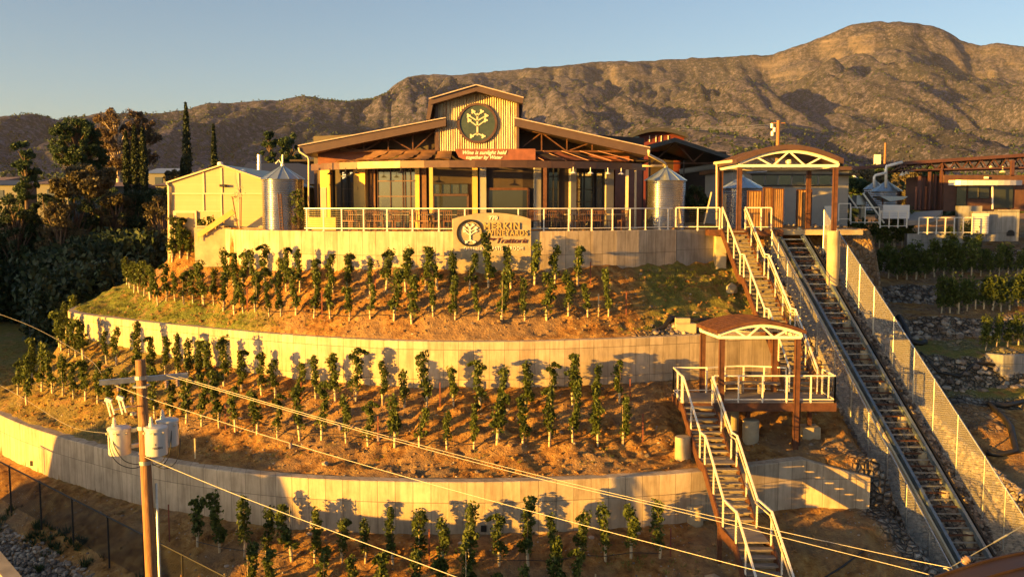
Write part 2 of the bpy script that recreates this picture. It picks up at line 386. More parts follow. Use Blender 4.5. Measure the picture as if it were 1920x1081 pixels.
def H(X, Y, rough=True):
    X = np.asarray(X, float); Y = np.asarray(Y, float)
    a, b, c = w1(X)+np.where(X > -13.7, .24, 0), w2(X)+.24, w3(X)+.24
    t1 = np.clip((a-.05-Y)/np.maximum(a-b, .5), 0, 1)
    z1 = np.interp(t1, [0, .22, .65, .85, 1], [-2.7, -3.3, -4.55, -5.15, -5.5])
    t2 = np.clip((b-Y)/np.maximum(b-c, .5), 0, 1)
    base2 = np.interp(X, [-30, -24, -16, -10, 12], [-6.9, -6.3, -6.85, -7.15, -7.2])
    prof = np.interp(t2, [0, .18, .57, .8, 1], [0, .24, .69, .9, 1])
    z2 = base2 + (-9.5-base2)*prof
    d3 = np.maximum(c-Y, 0)
    z3 = -11.2 - np.interp(d3, [0, 1.4, 3, 6, 12, 30], [0, .35, 1.1, 2.6, 4.2, 6])
    z = np.where(Y > a, -1.12, np.where(Y > b, z1, np.where(Y > c, z2, z3)))
    n = 0
    if rough:
        amp = np.where(Y > a+.2, 0.0, 1.0)
        edge = np.minimum(np.minimum(abs(Y-b), abs(Y-c)), 1.2)/1.2
        n = amp*((fbm(X*.9, Y*.9, 3, 3)-.5)*.35 + (fbm(X*3.1, Y*3.1, 3, 9, .65)-.5)*.34)*(.25+.75*edge)
    z = z + n
    # left ravine and road
    k = ss(-19.5, -24.5, X)*ss(56, 68, Y + 0*X)
    zl = np.interp(Y + (X+40)*.15, [55, 66, 78, 88, 96, 110, 140], [-9.2, -9.2, -9.0, -5.2, -3.6, -2.4, -1.6])
    z = z*(1-k) + zl*k
    k = ss(-27, -33, X)*ss(46, 56, Y)*0
    # low ground beyond patio's left side
    # corridor of the funicular
    side = (Y-zcor(Y)*0)
    xc = X - np.clip(45.5-Y, -4, 18)*.26
    kc = ss(10.8, 12.3, xc)*(1-ss(15.6, 16.8, xc))*(1-ss(47.5, 49, Y)*ss(14.5, 12, X))
    zc = zcor(Y) + ((fbm(X*2.2, Y*2.2, 3, 21)-.5)*.35 if rough else 0)
    z = z*(1-kc) + zc*kc
    kr = ss(15.6, 17.0, xc)
    zr = zright(X, Y) + ((fbm(X*.8, Y*.8, 4, 31)-.5)*.5 if rough else 0)
    z = z*(1-kr) + zr*kr
    # restaurant yard stays level behind
    ky = ss(47.0, 47.8, Y)*(1-ss(18.2, 19.5, X))*ss(-17.8, -17.0, X)
    z = z*(1-ky) + (-1.12)*ky
    return z
def h(x, y): return float(H(np.array([x]), np.array([y]))[0])
def axis(segs):
    out = []
    for a, b, s in segs: out += list(np.arange(a, b, s))
    return np.array(out)
xs = axis([(-150, -60, 5), (-60, -34, 1.0), (-34, 24, .16), (24, 45, .4), (45, 150.1, 5)])
ys = axis([(-30, 14, 4), (14, 26, 1), (26, 54, .16), (54, 70, .5), (70, 130, 1.2), (130, 240.1, 5)])
GX, GY = np.meshgrid(xs, ys)
GZ = H(GX, GY)
far = ss(100, 160, GY); GZ = GZ*(1-far) + (-1.5 + (fbm(GX*.02, GY*.02, 3, 4)-.5)*2)*far
gm = grid_mesh('ground', GX, GY, GZ, MAT['soil'])
green = np.zeros(GX.shape)
inT1 = (GY < w1(GX)-.0) & (GY > w2(GX)); t1 = (w1(GX)-GY)/np.maximum(w1(GX)-w2(GX), .5)
green += np.where(inT1 & (t1 > .62), 1, 0)*ss(-9.5, -12.5, GX)
green += np.where(inT1, 1, 0)*ss(5.2, 6.5, GX)*.8
green += np.where((GY < w2(GX)) & (GY > w3(GX)), 1, 0)*ss(-12, -17, GX)*.5
green += ss(-2, -5, GX)*ss(31, 29.3, GY+GX*.3)*.4*(GY < 29)
green += ss(-25, -32, GX)*.2
XC = GX - np.clip(45.5-GY, -4, 18)*.26
rock = ss(9.7, 10.4, XC)*ss(37, 33.5, GY)*ss(12.3, 13, GX)+ss(11.9, 12.6, XC)*ss(32, 39, GY)
rock = rock*(1-ss(16.0, 17.0, XC))*ss(47, 46, GY)*ss(29.5, 31.5, GY)
zz = zright(GX, GY); gy = np.gradient(zz, axis=0)/np.maximum(np.gradient(GY, axis=0), .01)
rock += ss(16.4, 17.4, XC)*np.maximum(ss(.35, .7, gy)*.9, .35*ss(.5, .6, fbm(GX*.5, GY*.5, 3, 77)))
rock += np.where(inT1, 1, 0)*ss(.82, .92, t1)*ss(4.5, 6, GX)*.9
rock += ss(-.5, -1.3, GY - (36.3-.8*(GX+20)))*ss(-12, -13.5, GX)
for nm, arr in (('green', green), ('rock', rock)):
    at = gm.attributes.new(nm, 'FLOAT', 'POINT'); at.data.foreach_set('value', np.clip(arr, 0, 1).ravel())
tag(obj('ground', gm), kind='structure')
# ------------------------------------------------------------------ mountains
SIL = [(-900, 225), (-300, 205), (0, 217), (60, 212), (110, 223), (150, 217), (190, 213), (300, 212), (350, 205), (390, 192), (430, 195), (480, 188), (520, 187), (570, 179), (600, 184), (650, 190), (700, 183), (725, 172), (745, 155), (765, 143), (800, 140), (860, 140), (1000, 128), (1080, 120), (1110, 116), (1200, 114), (1300, 109), (1400, 104), (1450, 102), (1480, 90), (1530, 75), (1560, 62), (1600, 45), (1640, 40), (1700, 42), (1750, 48), (1780, 62), (1800, 75), (1840, 86), (1870, 80), (1920, 87), (2050, 95), (2300, 130), (2900, 180)]
sx = np.array([s[0] for s in SIL]); st = np.array([tany(s[1]) for s in SIL])
su = np.array([(s[0]-CX)/F*(cp - t*sp) for s, t in zip(SIL, st)])
nu, nv = 1150, 420
U = np.linspace(-1.0, 1.05, nu)
Yd = np.concatenate([np.geomspace(150, 1400, 70), np.linspace(1420, 7600, nv-70)])
UU, YY = np.meshgrid(U, Yd)
XX = UU*YY
YR = 5200 + 500*np.sin(UU*4+1) - 1500*ss(-.12, -.22, UU)
tt = np.interp(UU, su, st)
Zr = tt*YR
zp = np.interp(YY, [150, 300, 700, 1400, 2000, 8000], [-2, 1.5, 14, 50, 85, 300])
Y0 = 1500.0
s = np.clip((YY-Y0)/(YR-Y0), 0, 1)
cl = np.where(UU > -.13, 1.0, .0)
sw_ = s + (fbm(UU*30, YY/500, 3, 83)-.5)*.03
prof = .88*s**1.35 + .12*(.55*ss(.935, .955, sw_)+.45*ss(.955, .968, sw_))*np.maximum(cl, .35) + .12*(1-np.maximum(cl, .35))*s**1.35
def rr_(x, y, o, s_, g=.45):
    t = 0; a = 1; n = 0
    for i in range(o):
        v = abs(2*vnoise(x*1.9**i+11.3*i, y*1.9**i-7.7*i, s_+i)-1)**.9
        t = t+a*v; n += a; a *= g
    return t/n
wx = XX + 420*(fbm(XX/1100, YY/1300, 2, 40)-.5)*2; wy = YY + 420*(fbm(XX/1100+9, YY/1300, 2, 44)-.5)*2
r1 = rr_(wx/620+.45*wy/900, wy/2300, 2, 50)
r2 = rr_(wx/300-.3*wy/700, wy/640, 2, 60)
r3 = rr_(wx/120, wy/260, 2, 70)
zm = zp + (Zr-np.interp(YR, [0, 2000, 8000], [0, 85, 300]))*prof
env = (s*(1-s)*4)**.7
amp = np.clip((Zr-100)/450, .35, 1.15)
r0 = rr_(wx/1150+.3*wy/900+3.1, wy/2100, 1, 47)
r1 = rr_(wx/430+.25*wy/700, wy/1300, 2, 50)
r2 = rr_(wx/190-.2*wy/400, wy/430, 2, 60)
r3 = rr_(wx/80, wy/170, 3, 70, .6)
carve = env*amp*((r0-.45)*230 + (r1-.45)*190 + (r2-.45)*105 + (r3-.45)*48)
carve += ss(.70, .93, s)*(1-ss(.985, 1, s))*(rr_(XX/330, YY/900, 3, 66)-.7)*170*np.where(UU > -.13, 1, .3)
foot = ss(1250, 1700, YY)*(1-ss(2600, 3400, YY))*(r1-.45)*90
zz = zm + carve + foot
lim = tt*YY*.985
zz = np.where(s < .97, np.minimum(zz, lim - 0*YY), zz)
back = YY > YR
zz = np.where(back, Zr - (YY-YR)*.35, zz)
zz = np.where((s >= .97) & ~back, zm + (np.minimum(zz, lim)-zm)*(1-ss(.97, 1, s)), zz)
zz = np.where((s >= .97), zz + (fbm(XX/60, YY/60, 3, 81)-.5)*9, zz)
zz += (fbm(XX/45, YY/70, 2, 90)-.5)*np.interp(YY, [150, 1400, 5000], [1, 2.5, 9])
mm = grid_mesh('mountains', XX, YY, zz, MAT['mount'])
cf = ss(.80, .9, s)*np.where(UU > -.14, 1, .15)*ss(.35, .6, fbm(UU*22, YY/700, 3, 85))
at = mm.attributes.new('cliff', 'FLOAT', 'POINT'); at.data.foreach_set('value', np.clip(cf, 0, 1).ravel())
tag(obj('mountains', mm), kind='structure')
def plainz(y): return float(np.interp(y, [100, 150, 300, 700, 1400], [-1.6, -2, 1.5, 14, 50]))
# ------------------------------------------------------------------ off-frame rise on the left that shades the ravine
def wall_curve(name, pts, ztop, zbot, thick, m, label, top_fn=None):
    """concrete wall following plan points; UV in metres."""
    pts = [Vector((p[0], p[1])) for p in pts]
    mb = MB(); mb.uv = []; L = 0; n = len(pts)
    for i, p in enumerate(pts):
        d = (pts[min(i+1, n-1)]-pts[max(i-1, 0)]).normalized(); nr = Vector((-d.y, d.x))
        if i: L += (p-pts[i-1]).length
        zt = ztop if top_fn is None else top_fn(p.x)
        q = p+nr*thick
        for (a, z, u, v) in ((p, zbot, L, 0), (p, zt-.03, L, zt-zbot-.03), (p+nr*.03, zt, L, zt-zbot), (q-nr*.03, zt, L+.3, zt-zbot+.2), (q, zt-.03, L+.3, zt-zbot), (q, zbot, L, 0)):
            mb.v.append((a.x, a.y, z)); mb.uv.append((u, v))
    for i in range(n-1):
        for k in range(5):
            a = i*6+k; mb.f.append((a, a+6, a+7, a+1))
    mb.f.append(tuple(range(6))); mb.f.append(tuple((n-1)*6+k for k in range(6))[::-1])
    o = mb.build(name, m); tag(o, label, 'retaining wall'); return o
wt = lambda *q: None
WA = [tuple(p) for p in W1A if p[0] < 8.0]; WA[-1] = (8.0, 45.5)
wall_curve('retaining_wall', [(-14.1, 50.5), (-14.1, 48), (-14.1, 46)] + WA[1:], -1.10, -3.4, .5, MAT['conc'], 'curved concrete retaining wall directly below the restaurant patio railing')
wall_curve('retaining_wall', [(8.02, 45.5), (10.05, 46.62)], -1.13, -3.6, .35, MAT['conc2'], 'short straight shaded concrete wall between the curved patio wall and the stairs')
W2L = [tuple(p) for p in W2P if p[0] > -25.3 and p[0] <= 12.2]
wall_curve('retaining_wall', W2L, -5.42, -8.2, .5, MAT['conc'], 'long curved middle concrete retaining wall between the two planted terraces')
W3L = [tuple(p) for p in W3P if p[0] > -34]
wall_curve('retaining_wall', W3L + [(13.4, 34.15)], -9.43, -12.6, .5, MAT['conc'], 'lowest curved concrete retaining wall with a corner right of the stairs', lambda x: -9.43 - .12*max(0, -(x+20))*0 - .26*max(0, x-10.9))
# ================================================================== TEXT
def text_mesh(txt, size, m, shear=0, ext=.01, offset=0.0, spacing=1.0, sx=1.0):
    cu = bpy.data.curves.new('t', 'FONT'); cu.body = txt; cu.size = size; cu.align_x = 'CENTER'; cu.align_y = 'CENTER'
    cu.extrude = ext; cu.shear = shear; cu.offset = offset; cu.space_character = spacing
    o = bpy.data.objects.new('t', cu); COL.objects.link(o)
    dg = bpy.context.evaluated_depsgraph_get(); dg.update()
    me = bpy.data.meshes.new_from_object(o.evaluated_get(dg)); bpy.data.objects.remove(o); bpy.data.curves.remove(cu)
    for v in me.vertices:
        x, y, z = v.co; v.co = (x*sx, -z, y)
    me.materials.clear(); me.materials.append(m); me.name = 'lettering'
    return me
FL = -1.12
def T(parent, name, x, y, Y, txt, hpx, m, **kw):
    p = P(x, y, Y); size = hpx/F*Y*1.4
    me = text_mesh(txt, size, m, **kw); o = obj(name, me, parent, p); return o
def quadwall(mb, x0, x1, y0, y1, Y, th=.12):
    a = P(x0, y1, Y); b = P(x1, y0, Y)
    mb.box(((a.x+b.x)/2, Y+th/2, (a.z+b.z)/2), (abs(b.x-a.x), th, abs(b.z-a.z)))
M = MAT
def railing_parts(parent, pts, posts, top=1.02, low=.12, cables=8, gap=.0, post_name='post'):
    """pts: floor-level path; posts: list of floor positions"""
    tr = MB(); lo = MB(); cb = MB()
    for a, b in zip(pts[:-1], pts[1:]):
        a = Vector(a); b = Vector(b); up = Vector((0, 0, 1))
        tr.bar(a+up*top, b+up*top, .06, .05); lo.bar(a+up*low, b+up*low, .035)
        for k in range(cables):
            z = low + (top-low)*(k+1)/(cables+1); cb.bar(a+up*z, b+up*z, .007)
    tr.build('top_rail', M['white'], parent); lo.build('bottom_rail', M['white'], parent)
    if cables: cb.build('cable_infill', M['cable'], parent)
    for p in posts:
        p = Vector(p); mb = MB(); mb.box(p+Vector((0, 0, top/2-.05)), (.055, .055, top+.05)); mb.box(p+Vector((0, 0, .008)), (.12, .12, .016)); mb.build(post_name, M['white'], parent)
# ================================================================== RESTAURANT
rest = empty('restaurant', (-2, 50, FL), 0, 'low winery restaurant with corrugated centre gable, round emblem and brown sloping wings', 'restaurant')
def RP(mb, name, m, smooth=False, parent=None):
    # store part in world coords relative to root location
    par = parent or rest
    off = rest.location
    mb.v = [(v[0]-off.x, v[1]-off.y, v[2]-off.z) for v in mb.v]
    return mb.build(name, m, par, smooth)
GYf = 46.0
# gable corrugated wall
mb = MB(); x0, x1 = P(822, 250, GYf).x, P(968, 250, GYf).x; xm = P(893, 250, GYf).x
zb = P(893, 283, GYf).z; zs = P(893, 191, GYf).z; zt = P(893, 169, GYf).z
N = 34*6
for i in range(N+1):
    x = x0+(x1-x0)*i/N; yy = GYf - .035*math.cos(i/6*2*math.pi)
    zz_ = zs+(zt-zs)*(1-abs(x-xm)/((x1-x0)/2))
    mb.v += [(x, yy, zb), (x, yy, zz_)]
for i in range(N): mb.f.append((2*i, 2*i+2, 2*i+3, 2*i+1))
RP(mb, 'gable_wall', M['corr2'])
mb = MB()
for x in (x0-.06, x1+.06): mb.box((x, GYf+.02, (zb+zs)/2), (.14, .16, zs-zb))
mb.box((x0-.35+.2, GYf+6, (zb+zs)/2-.2), (.1, 11.6, zs-zb-.2)); mb.box((x1+.1, GYf+6, (zb+zs)/2-.2), (.1, 11.6, zs-zb-.2))
mb.box(((x0+x1)/2, GYf+11.8, (zb+zs)/2), (x1-x0, .1, zs-zb))
RP(mb, 'gable_side_wall', M['brown'])
def roof(pxs, Y0, dY, name):
    mb = MB(); mb.prism([P(x, y, Y0) for x, y in pxs], (0, dY, 0)); return RP(mb, name, M['fascia'])
roof([(804, 186), (893, 160), (982, 184), (980, 194), (893, 171), (808, 196)], 45.3, 12.5, 'gable_roof')
mb = MB(); mb.prism([P(804, 187, 45.4), P(812, 194, 45.4), P(806, 224, 45.4), P(799, 224, 45.4)], (0, 2.0, 0)); RP(mb, 'side_fascia', M['fascia'])
roof([(559, 274), (830, 222), (836, 224), (836, 236), (567, 290)], 45.55, 12.0, 'wing_roof')
roof([(964, 222), (1219, 278), (1212, 292), (964, 236)], 45.55, 12.0, 'wing_roof')
# pale roof edge flashing
mb = MB()
for a, b in (((559, 273), (836, 220.5)), ((964, 220.5), (1219, 276.5)), ((804, 185), (893, 159)), ((893, 159), (982, 183))):
    mb.bar(P(*a, 45.2 if a[1] < 190 and b[1] < 190 else 45.48), P(*b, 45.2 if a[1] < 190 and b[1] < 190 else 45.48), .06, .05)
RP(mb, 'roof_edge_trim', simple('pale roof edge', (.42, .33, .29), .5))
# emblem disc
cx_, cy_ = P(895, 231, GYf-.12).x, P(895, 231, GYf-.12).z
mb = MB(); n = 48
for (r, y) in ((.86, .04), (.86, -.09), (.97, -.09), (.97, .04)):
    for k in range(n):
        t = 2*math.pi*k/n; mb.v.append((cx_+r*math.cos(t), GYf-.05+y, cy_+r*math.sin(t)))
for i in range(4):
    for k in range(n):
        k2 = (k+1) % n; j = (i+1) % 4; mb.f.append((i*n+k, j*n+k, j*n+k2, i*n+k2))
ring = RP(mb, 'emblem_ring', M['brown'], 'auto')
mb = MB(); mb.v = [(cx_+.875*math.cos(2*math.pi*k/n), GYf-.09, cy_+.875*math.sin(2*math.pi*k/n)) for k in range(n)]; mb.f = [tuple(range(n))[::-1]]
disc = RP(mb, 'emblem_disc', M['seed'])
def sprig(mb, cx, cz, y, s, th=.02):
    """generic grapevine sprig: trunk, branches, leaves"""
    mb.bar((cx, y, cz-.62*s), (cx, y, cz+.5*s), .09*s, th, (0, 1, 0))
    for sg in (-1, 1):
        for z0, dx, dz in ((-.15, .42, .30), (.12, .45, .26), (.35, .22, .24), (-.5, .30, -.16)):
            a = Vector((cx, y, cz+z0*s)); b = a+Vector((sg*dx*s, 0, dz*s)); mb.bar(a, b, .06*s, th, (0, 1, 0))
            pts = [b+Vector((.10*s*math.cos(t)*(1+.35*math.cos(3*t)), -.005, .10*s*math.sin(t)*(1+.35*math.cos(3*t)))) for t in [2*math.pi*k/14 for k in range(14)]]
            mb.prism([p for p in pts], (0, -th*.6, 0))
mb = MB(); sprig(mb, cx_, cy_, GYf-.11, .95); RP(mb, 'emblem_figure', M['palefig'])
# trusses below the wings
def truss(xa, xb, ybot, ytop, n, Y, name='truss', m=None):
    mb = MB()
    pt = lambda x, y: P(x, y, Y)
    mb.bar(pt(xa, ybot), pt(xb, ybot), .1)
    yt = lambda x: ytop[0]+(ytop[1]-ytop[0])*(x-xa)/(xb-xa)
    mb.bar(pt(xa, ytop[0]), pt(xb, ytop[1]), .12)
    for i in range(n+1):
        x = xa+(xb-xa)*i/n; mb.bar(pt(x, ybot), pt(x, yt(x)), .06)
        if i < n:
            x2 = xa+(xb-xa)*(i+1)/n
            if i % 2: mb.bar(pt(x, yt(x)), pt(x2, ybot), .06)
            else: mb.bar(pt(x, ybot), pt(x2, yt(x2)), .06)
    RP(mb, name, m or M['rust'])
for Yt in (46.4, 49, 52):
    k = 46.4/Yt
    X0, X1 = 960+(590-960)*k, 960+(820-960)*k
    truss(X0, X1, 387-(387-283)*k, (387-(387-283)*k, 387-(387-240)*k), 5, Yt)
    truss(960+(968-960)*k, 960+(1205-960)*k, 387-(387-284)*k, (387-(387-240)*k, 387-(387-284)*k), 5, Yt)
# walls behind the trusses and band boards
mb = MB()
fac = [(590, 49.2), (624, 48.6), (700, 47.5), (803, 46.9), (980, 46.9), (1066, 47.6), (1146, 48.8), (1206, 50.5)]
fp = [P(x, 387, Y) for x, Y in fac]
FPX = [f_[0] for f_ in fac]
def facpt(x, z, off=0.0):
    """point on the faceted facade at pixel column x and height z; off towards viewer"""
    for i in range(len(fac)-1):
        if x <= fac[i+1][0] or i == len(fac)-2:
            a, b = fp[i], fp[i+1]; u = ray(x, 387); # intersect ray plane
            d = Vector((b.x-a.x, b.y-a.y)); 
            # solve a + s d = t u
            det = -d.x*u.y + d.y*u.x
            t = (-(a.x)*d.y + a.y*d.x)/(-u.x*d.y+u.y*d.x)
            nrm = Vector((d.y, -d.x)).normalized()
            p = Vector((u.x*t, u.y*t))+nrm*off; return Vector((p.x, p.y, z))
ZC = 2.35
def fpan(mb, xa, xb, z0, z1, off, th=.1):
    brk = [xa]+[f for f in FPX if xa < f < xb]+[xb]
    for a, b in zip(brk[:-1], brk[1:]):
        e = .01
        A = facpt(a+e, z0, off); B = facpt(b-e, z0, off); A2 = facpt(a+e, z0, off-th); B2 = facpt(b-e, z0, off-th)
        mb.prism([A, B, B2, A2], (0, 0, z1-z0))
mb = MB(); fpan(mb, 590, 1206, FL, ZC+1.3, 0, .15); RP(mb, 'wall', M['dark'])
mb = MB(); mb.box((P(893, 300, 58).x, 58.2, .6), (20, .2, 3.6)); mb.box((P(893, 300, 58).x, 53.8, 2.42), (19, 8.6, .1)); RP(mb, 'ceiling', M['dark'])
for xa, xb, off in ((607, 625, .25), (666, 683, .12), (683, 694, .42), (782, 790, .3), (886, 896, .3)):
    mb = MB(); fpan(mb, xa, xb, FL, ZC-.1, off, off+.05); RP(mb, 'pier', M['stucco'])
for xa, xb in ((899, 912), (1000, 1012), (1066, 1076), (1132, 1146)):
    mb = MB(); fpan(mb, xa, xb, FL, ZC-.1, .22, .25); RP(mb, 'pier', M['greywall'])
mb = MB(); fpan(mb, 608, 619, FL, FL+2.1, .29, .03); RP(mb, 'door', M['greywall'])
def fwin(xa, xb, z0, z1, cols, rows, glass='glass', frame='black', base=None, off=.03, fw=.05):
    mb = MB(); fpan(mb, xa, xb, z0, z1, off, .01); g = RP(mb, 'window', M[glass])
    fr = MB()
    cs = cols if isinstance(cols, list) else [i/cols for i in range(cols+1)]
    for c in cs:
        x = xa+(xb-xa)*c; a = facpt(min(max(x, xa+.6), xb-.6), z0, off+.03); fr.box((a.x, a.y, (z0+z1)/2), (fw, fw, z1-z0))
    for r in range(rows+1):
        z = z0+(z1-z0)*r/rows; fr.bar(facpt(xa, z, off+.03), facpt(xb, z, off+.03), fw)
    o = fr.mesh('frame', M[frame]); ob = bpy.data.objects.new('frame', o)
    for v in o.vertices: v.co = v.co - rest.location
    link(ob, g)
    return g
fwin(641, 665, FL+.1, ZC-.15, 2, 5)
fwin(709, 781, FL+.1, ZC-.3, [0, .34, .66, .72, .86, 1], 4, 'glass2', 'brown')
fwin(812, 878, FL+1.75, FL+2.25, 4, 1, 'glass2', 'black')
fwin(812, 878, FL+.1, FL+1.7, 1, 1, 'glass', 'brown', fw=.1)
fwin(914, 991, FL+.1, FL+2.0, 1, 1, 'glass', 'rust', fw=.12)
fwin(1027, 1047, FL+.1, ZC-.2, 2, 5)
fwin(1077, 1112, FL+.1, ZC-.2, [0, .5, 1], 5)
fwin(1116, 1130, FL+.1, ZC-.4, 1, 3)
# red-brown wall panel and rust-brown door surrounds behind the rail
mb = MB(); fpan(mb, 1150, 1200, FL, ZC-.2, .12, .1); RP(mb, 'timber_screen', M['redbrown'])
mb = MB(); fpan(mb, 790, 802, FL, ZC, .2, .2); RP(mb, 'door_surround', M['rust'])
mb = MB(); fpan(mb, 694, 706, FL, ZC, .15, .15); RP(mb, 'door_surround', M['rust'])
# number on the pier
p = facpt(674, .92, .135); me = text_mesh('3', .2, M['redbrown']); obj('house_number', me, rest, p-rest.location)
# band boards above the facade
mb = MB(); mb.prism([P(596, 286, 46.9), P(700, 283, 46.9), P(700, 308, 46.9), P(596, 308, 46.9)], (0, .06, 0)); RP(mb, 'band_board', M['redbrown'])
mb = MB(); mb.prism([P(1000, 291, 46.9), P(1180, 293, 46.9), P(1180, 303, 46.9), P(1000, 299, 46.9)], (0, .06, 0)); RP(mb, 'band_board', M['redbrown'])
# ring beam and columns
def ringpt(a, r=11.0, z=2.12): return Vector((-1.7 + r*math.sin(a), 54.7 - r*math.cos(a), z))
mb = MB(); aa = [R(-50+100*i/16) for i in range(17)]
for a, b in zip(aa[:-1], aa[1:]): mb.bar(ringpt(a, z=1.98), ringpt(b, z=1.98), .12, .33)
RP(mb, 'ring_beam', M['brown'])
for px_, mm_, wd in ((592, 'brown', .16), (808, 'stucco', .17), (1022, 'rust', .17), (1176, 'trim', .14), (1192, 'trim', .1)):
    best = min(aa_ for aa_ in [(abs(pix(ringpt(R(t/10)))[0]-px_), t/10) for t in range(-520, 521)]); p = ringpt(R(best[1]))
    mb = MB(); mb.box((p.x, p.y, (FL+1.82)/2), (wd, wd, 1.82-FL)); mb.box((p.x, p.y, FL+.02), (wd*2, wd*2, .04)); RP(mb, 'column', M[mm_])
# pendant lamps under the beam
for i, px_ in enumerate((618, 648, 668, 752, 1107, 1075, 1140, 1165)):
    best = min([(abs(pix(ringpt(R(t/10), 11.6))[0]-px_), t/10) for t in range(-480, 481)]); p = ringpt(R(best[1]), 11.6, 1.55)
    mb = MB(); mb.lathe([(.17, 0), (.05, .09), (.02, .12), (.02, .3)], 12, p); RP(mb, 'pendant_lamp', M['black'] if i < 4 else M['white'])
# shade sails
def sail(xa, xb, ya, xc, xd, sag, m, wob=1):
    mb = MB(); nu_, nv_ = 6, 14
    for j in range(nv_+1):
        v = j/nv_
        for i in range(nu_+1):
            u = i/nu_
            top = P(xa+(xb-xa)*u, ya, 46.0); a = (xc+(xd-xc)*u)
            best = ringpt(R((a-893)/6.4)); best.z = 2.2
            p = top.lerp(best, v); p.z += -sag*math.sin(v*math.pi) + .05*math.sin(u*math.pi)*wob - .07*abs(math.sin(v*math.pi*5))*wob
            mb.v.append(tuple(p))
    for j in range(nv_):
        for i in range(nu_):
            a = j*(nu_+1)+i; mb.f.append((a, a+1, a+nu_+2, a+nu_+1))
    RP(mb, 'shade_sail', m, True)
for i in range(5): sail(700+i*30, 727+i*30, 284, 640+i*46, 668+i*46, .12, M['awning'])
for i in range(4): sail(1000+i*34, 1016+i*34, 283+i*2, 1016+i*44, 1040+i*44, .03, M['redbrown'] if i % 2 else M['dark'], .3)
mb = MB()
for i in range(5): mb.bar(P(985+i*34, 283, 45.9), P(1020+i*42, 301, 45.2), .03)
RP(mb, 'sail_rod', M['redbrown'])
# quotation board
mb = MB(); mb.prism([P(852, 279, 45.3), P(1004, 279, 45.3), P(1004, 300, 45.3), P(872, 300, 45.3), P(860, 295, 45.3)], (0, .06, 0)); qb = RP(mb, 'quotation_board', M['redbrown'])
for txt, x, y, ww in (('Wine is sunlight held', 907, 286.3, 82), ('together by Water', 907, 295.2, 68)):
    me = text_mesh(txt, .24, M['cream'], shear=.35, offset=.004, ext=.012)
    w_ = max(v.co.x for v in me.vertices)-min(v.co.x for v in me.vertices); s_ = ww/F*45.2/w_
    for v in me.vertices: v.co.x *= s_; v.co.z *= max(s_, .9)
    obj('lettering', me, rest, P(x, y, 45.27)-rest.location)
# gutters and downpipes
mb = MB(); mb.tube([P(560, 277, 45.5), P(562, 284, 45.5), P(577, 294, 45.6), P(579, 300, 45.6), P(579, 425, 45.6)], .05)
RP(mb, 'downpipe', M['trim'], True)
mb = MB(); mb.tube([P(1217, 281, 45.5), P(1216, 290, 45.6), P(1243, 304, 46.6), P(1247, 308, 47), P(1247, 313, 47)], .07); RP(mb, 'downpipe', M['trim'], True); mb = MB(); mb.tube([P(1205, 311, 46.5), P(1246, 311, 47)], .05)
RP(mb, 'downpipe', M['trim'], True)
mb = MB(); mb.box((rest.location.x, 53.5, FL+.01), (19.5, 6.5, .02)); RP(mb, 'floor_slab', M['cast'])
# ================================================================== SIGN WALL
sw = empty('sign_wall', (-.9, 41.4, -3), 0, 'arched golden concrete sign wall reading 770 with raised lettering and round emblem', 'sign')
def SP(mb, name, m, par=None, smooth=False):
    mb.v = [(v[0]-sw.location.x, v[1]-sw.location.y, v[2]-sw.location.z) for v in mb.v]; return mb.build(name, m, par or sw, smooth)
YS = 41.38
arc = [(848, 411)] + [(848+148*i/12, 411-12*math.sin(math.pi*i/12)**.8) for i in range(1, 12)] + [(996, 411)]
pl = [P(x, y, YS) for x, y in arc] + [P(996, 500, YS)+Vector((0, 0, -.5)), P(848, 500, YS)+Vector((0, 0, -.5))]
mb = MB(); mb.prism(pl, (0, .75, 0)); SP(mb, 'sign_panel', M['cast'])
cx2, cz2 = P(880, 437, YS).x, P(880, 437, YS).z; rr = 25.5/F*YS
mb = MB(); n = 40
for (r, y) in ((rr*.86, 0), (rr*.86, -.06), (rr, -.06), (rr, 0)):
    for k in range(n): t = 2*math.pi*k/n; mb.v.append((cx2+r*math.cos(t), YS-.003+y, cz2+r*math.sin(t)))
for i in range(3):
    for k in range(n): k2 = (k+1) % n; mb.f.append((i*n+k, (i+1)*n+k, (i+1)*n+k2, i*n+k2))
SP(mb, 'emblem_ring', M['black'])
mb = MB(); sprig(mb, cx2, cz2, YS-.03, rr, .03); SP(mb, 'emblem_figure', M['cream'])
def ST(txt, x, y, wpx, hpx, m, **kw):
    me = text_mesh(txt, 1.0, m, **kw); xs_ = [v.co.x for v in me.vertices]; zs_ = [v.co.z for v in me.vertices]
    w_ = max(xs_)-min(xs_); h_ = max(zs_)-min(zs_); sx_ = wpx/F*YS/w_; sz_ = hpx/F*YS/h_
    xm_ = (max(xs_)+min(xs_))/2; zm_ = (max(zs_)+min(zs_))/2
    for v in me.vertices: v.co.x = (v.co.x-xm_)*sx_; v.co.z = (v.co.z-zm_)*sz_
    p = P(x, y, YS); obj('lettering', me, sw, Vector((p.x, YS-.015, p.z))-sw.location)
ST('770', 924, 408.5, 16, 7.5, M['cream'], ext=.02, offset=.02)
ST('MERKIN', 940, 424, 68, 13, M['gold'], ext=.045, offset=.03, spacing=1.25)
ST('VINEYARDS', 953, 437, 73, 11, M['gold'], ext=.045, offset=.025, spacing=1.25)
ST('Hilltop', 915, 448.5, 26, 7, M['purple'], ext=.02, shear=.4)
ST('Trattoria', 960, 451.5, 58, 10, M['purple'], ext=.02, shear=.4)
ST('OSTERIA & TASTING ROOM', 925, 466.5, 112, 7, M['cream'], ext=.02, spacing=1.25)
sw.location = (-.89, 41.78, -3); sw.rotation_euler = (0, 0, math.atan2(.42, 3.5))
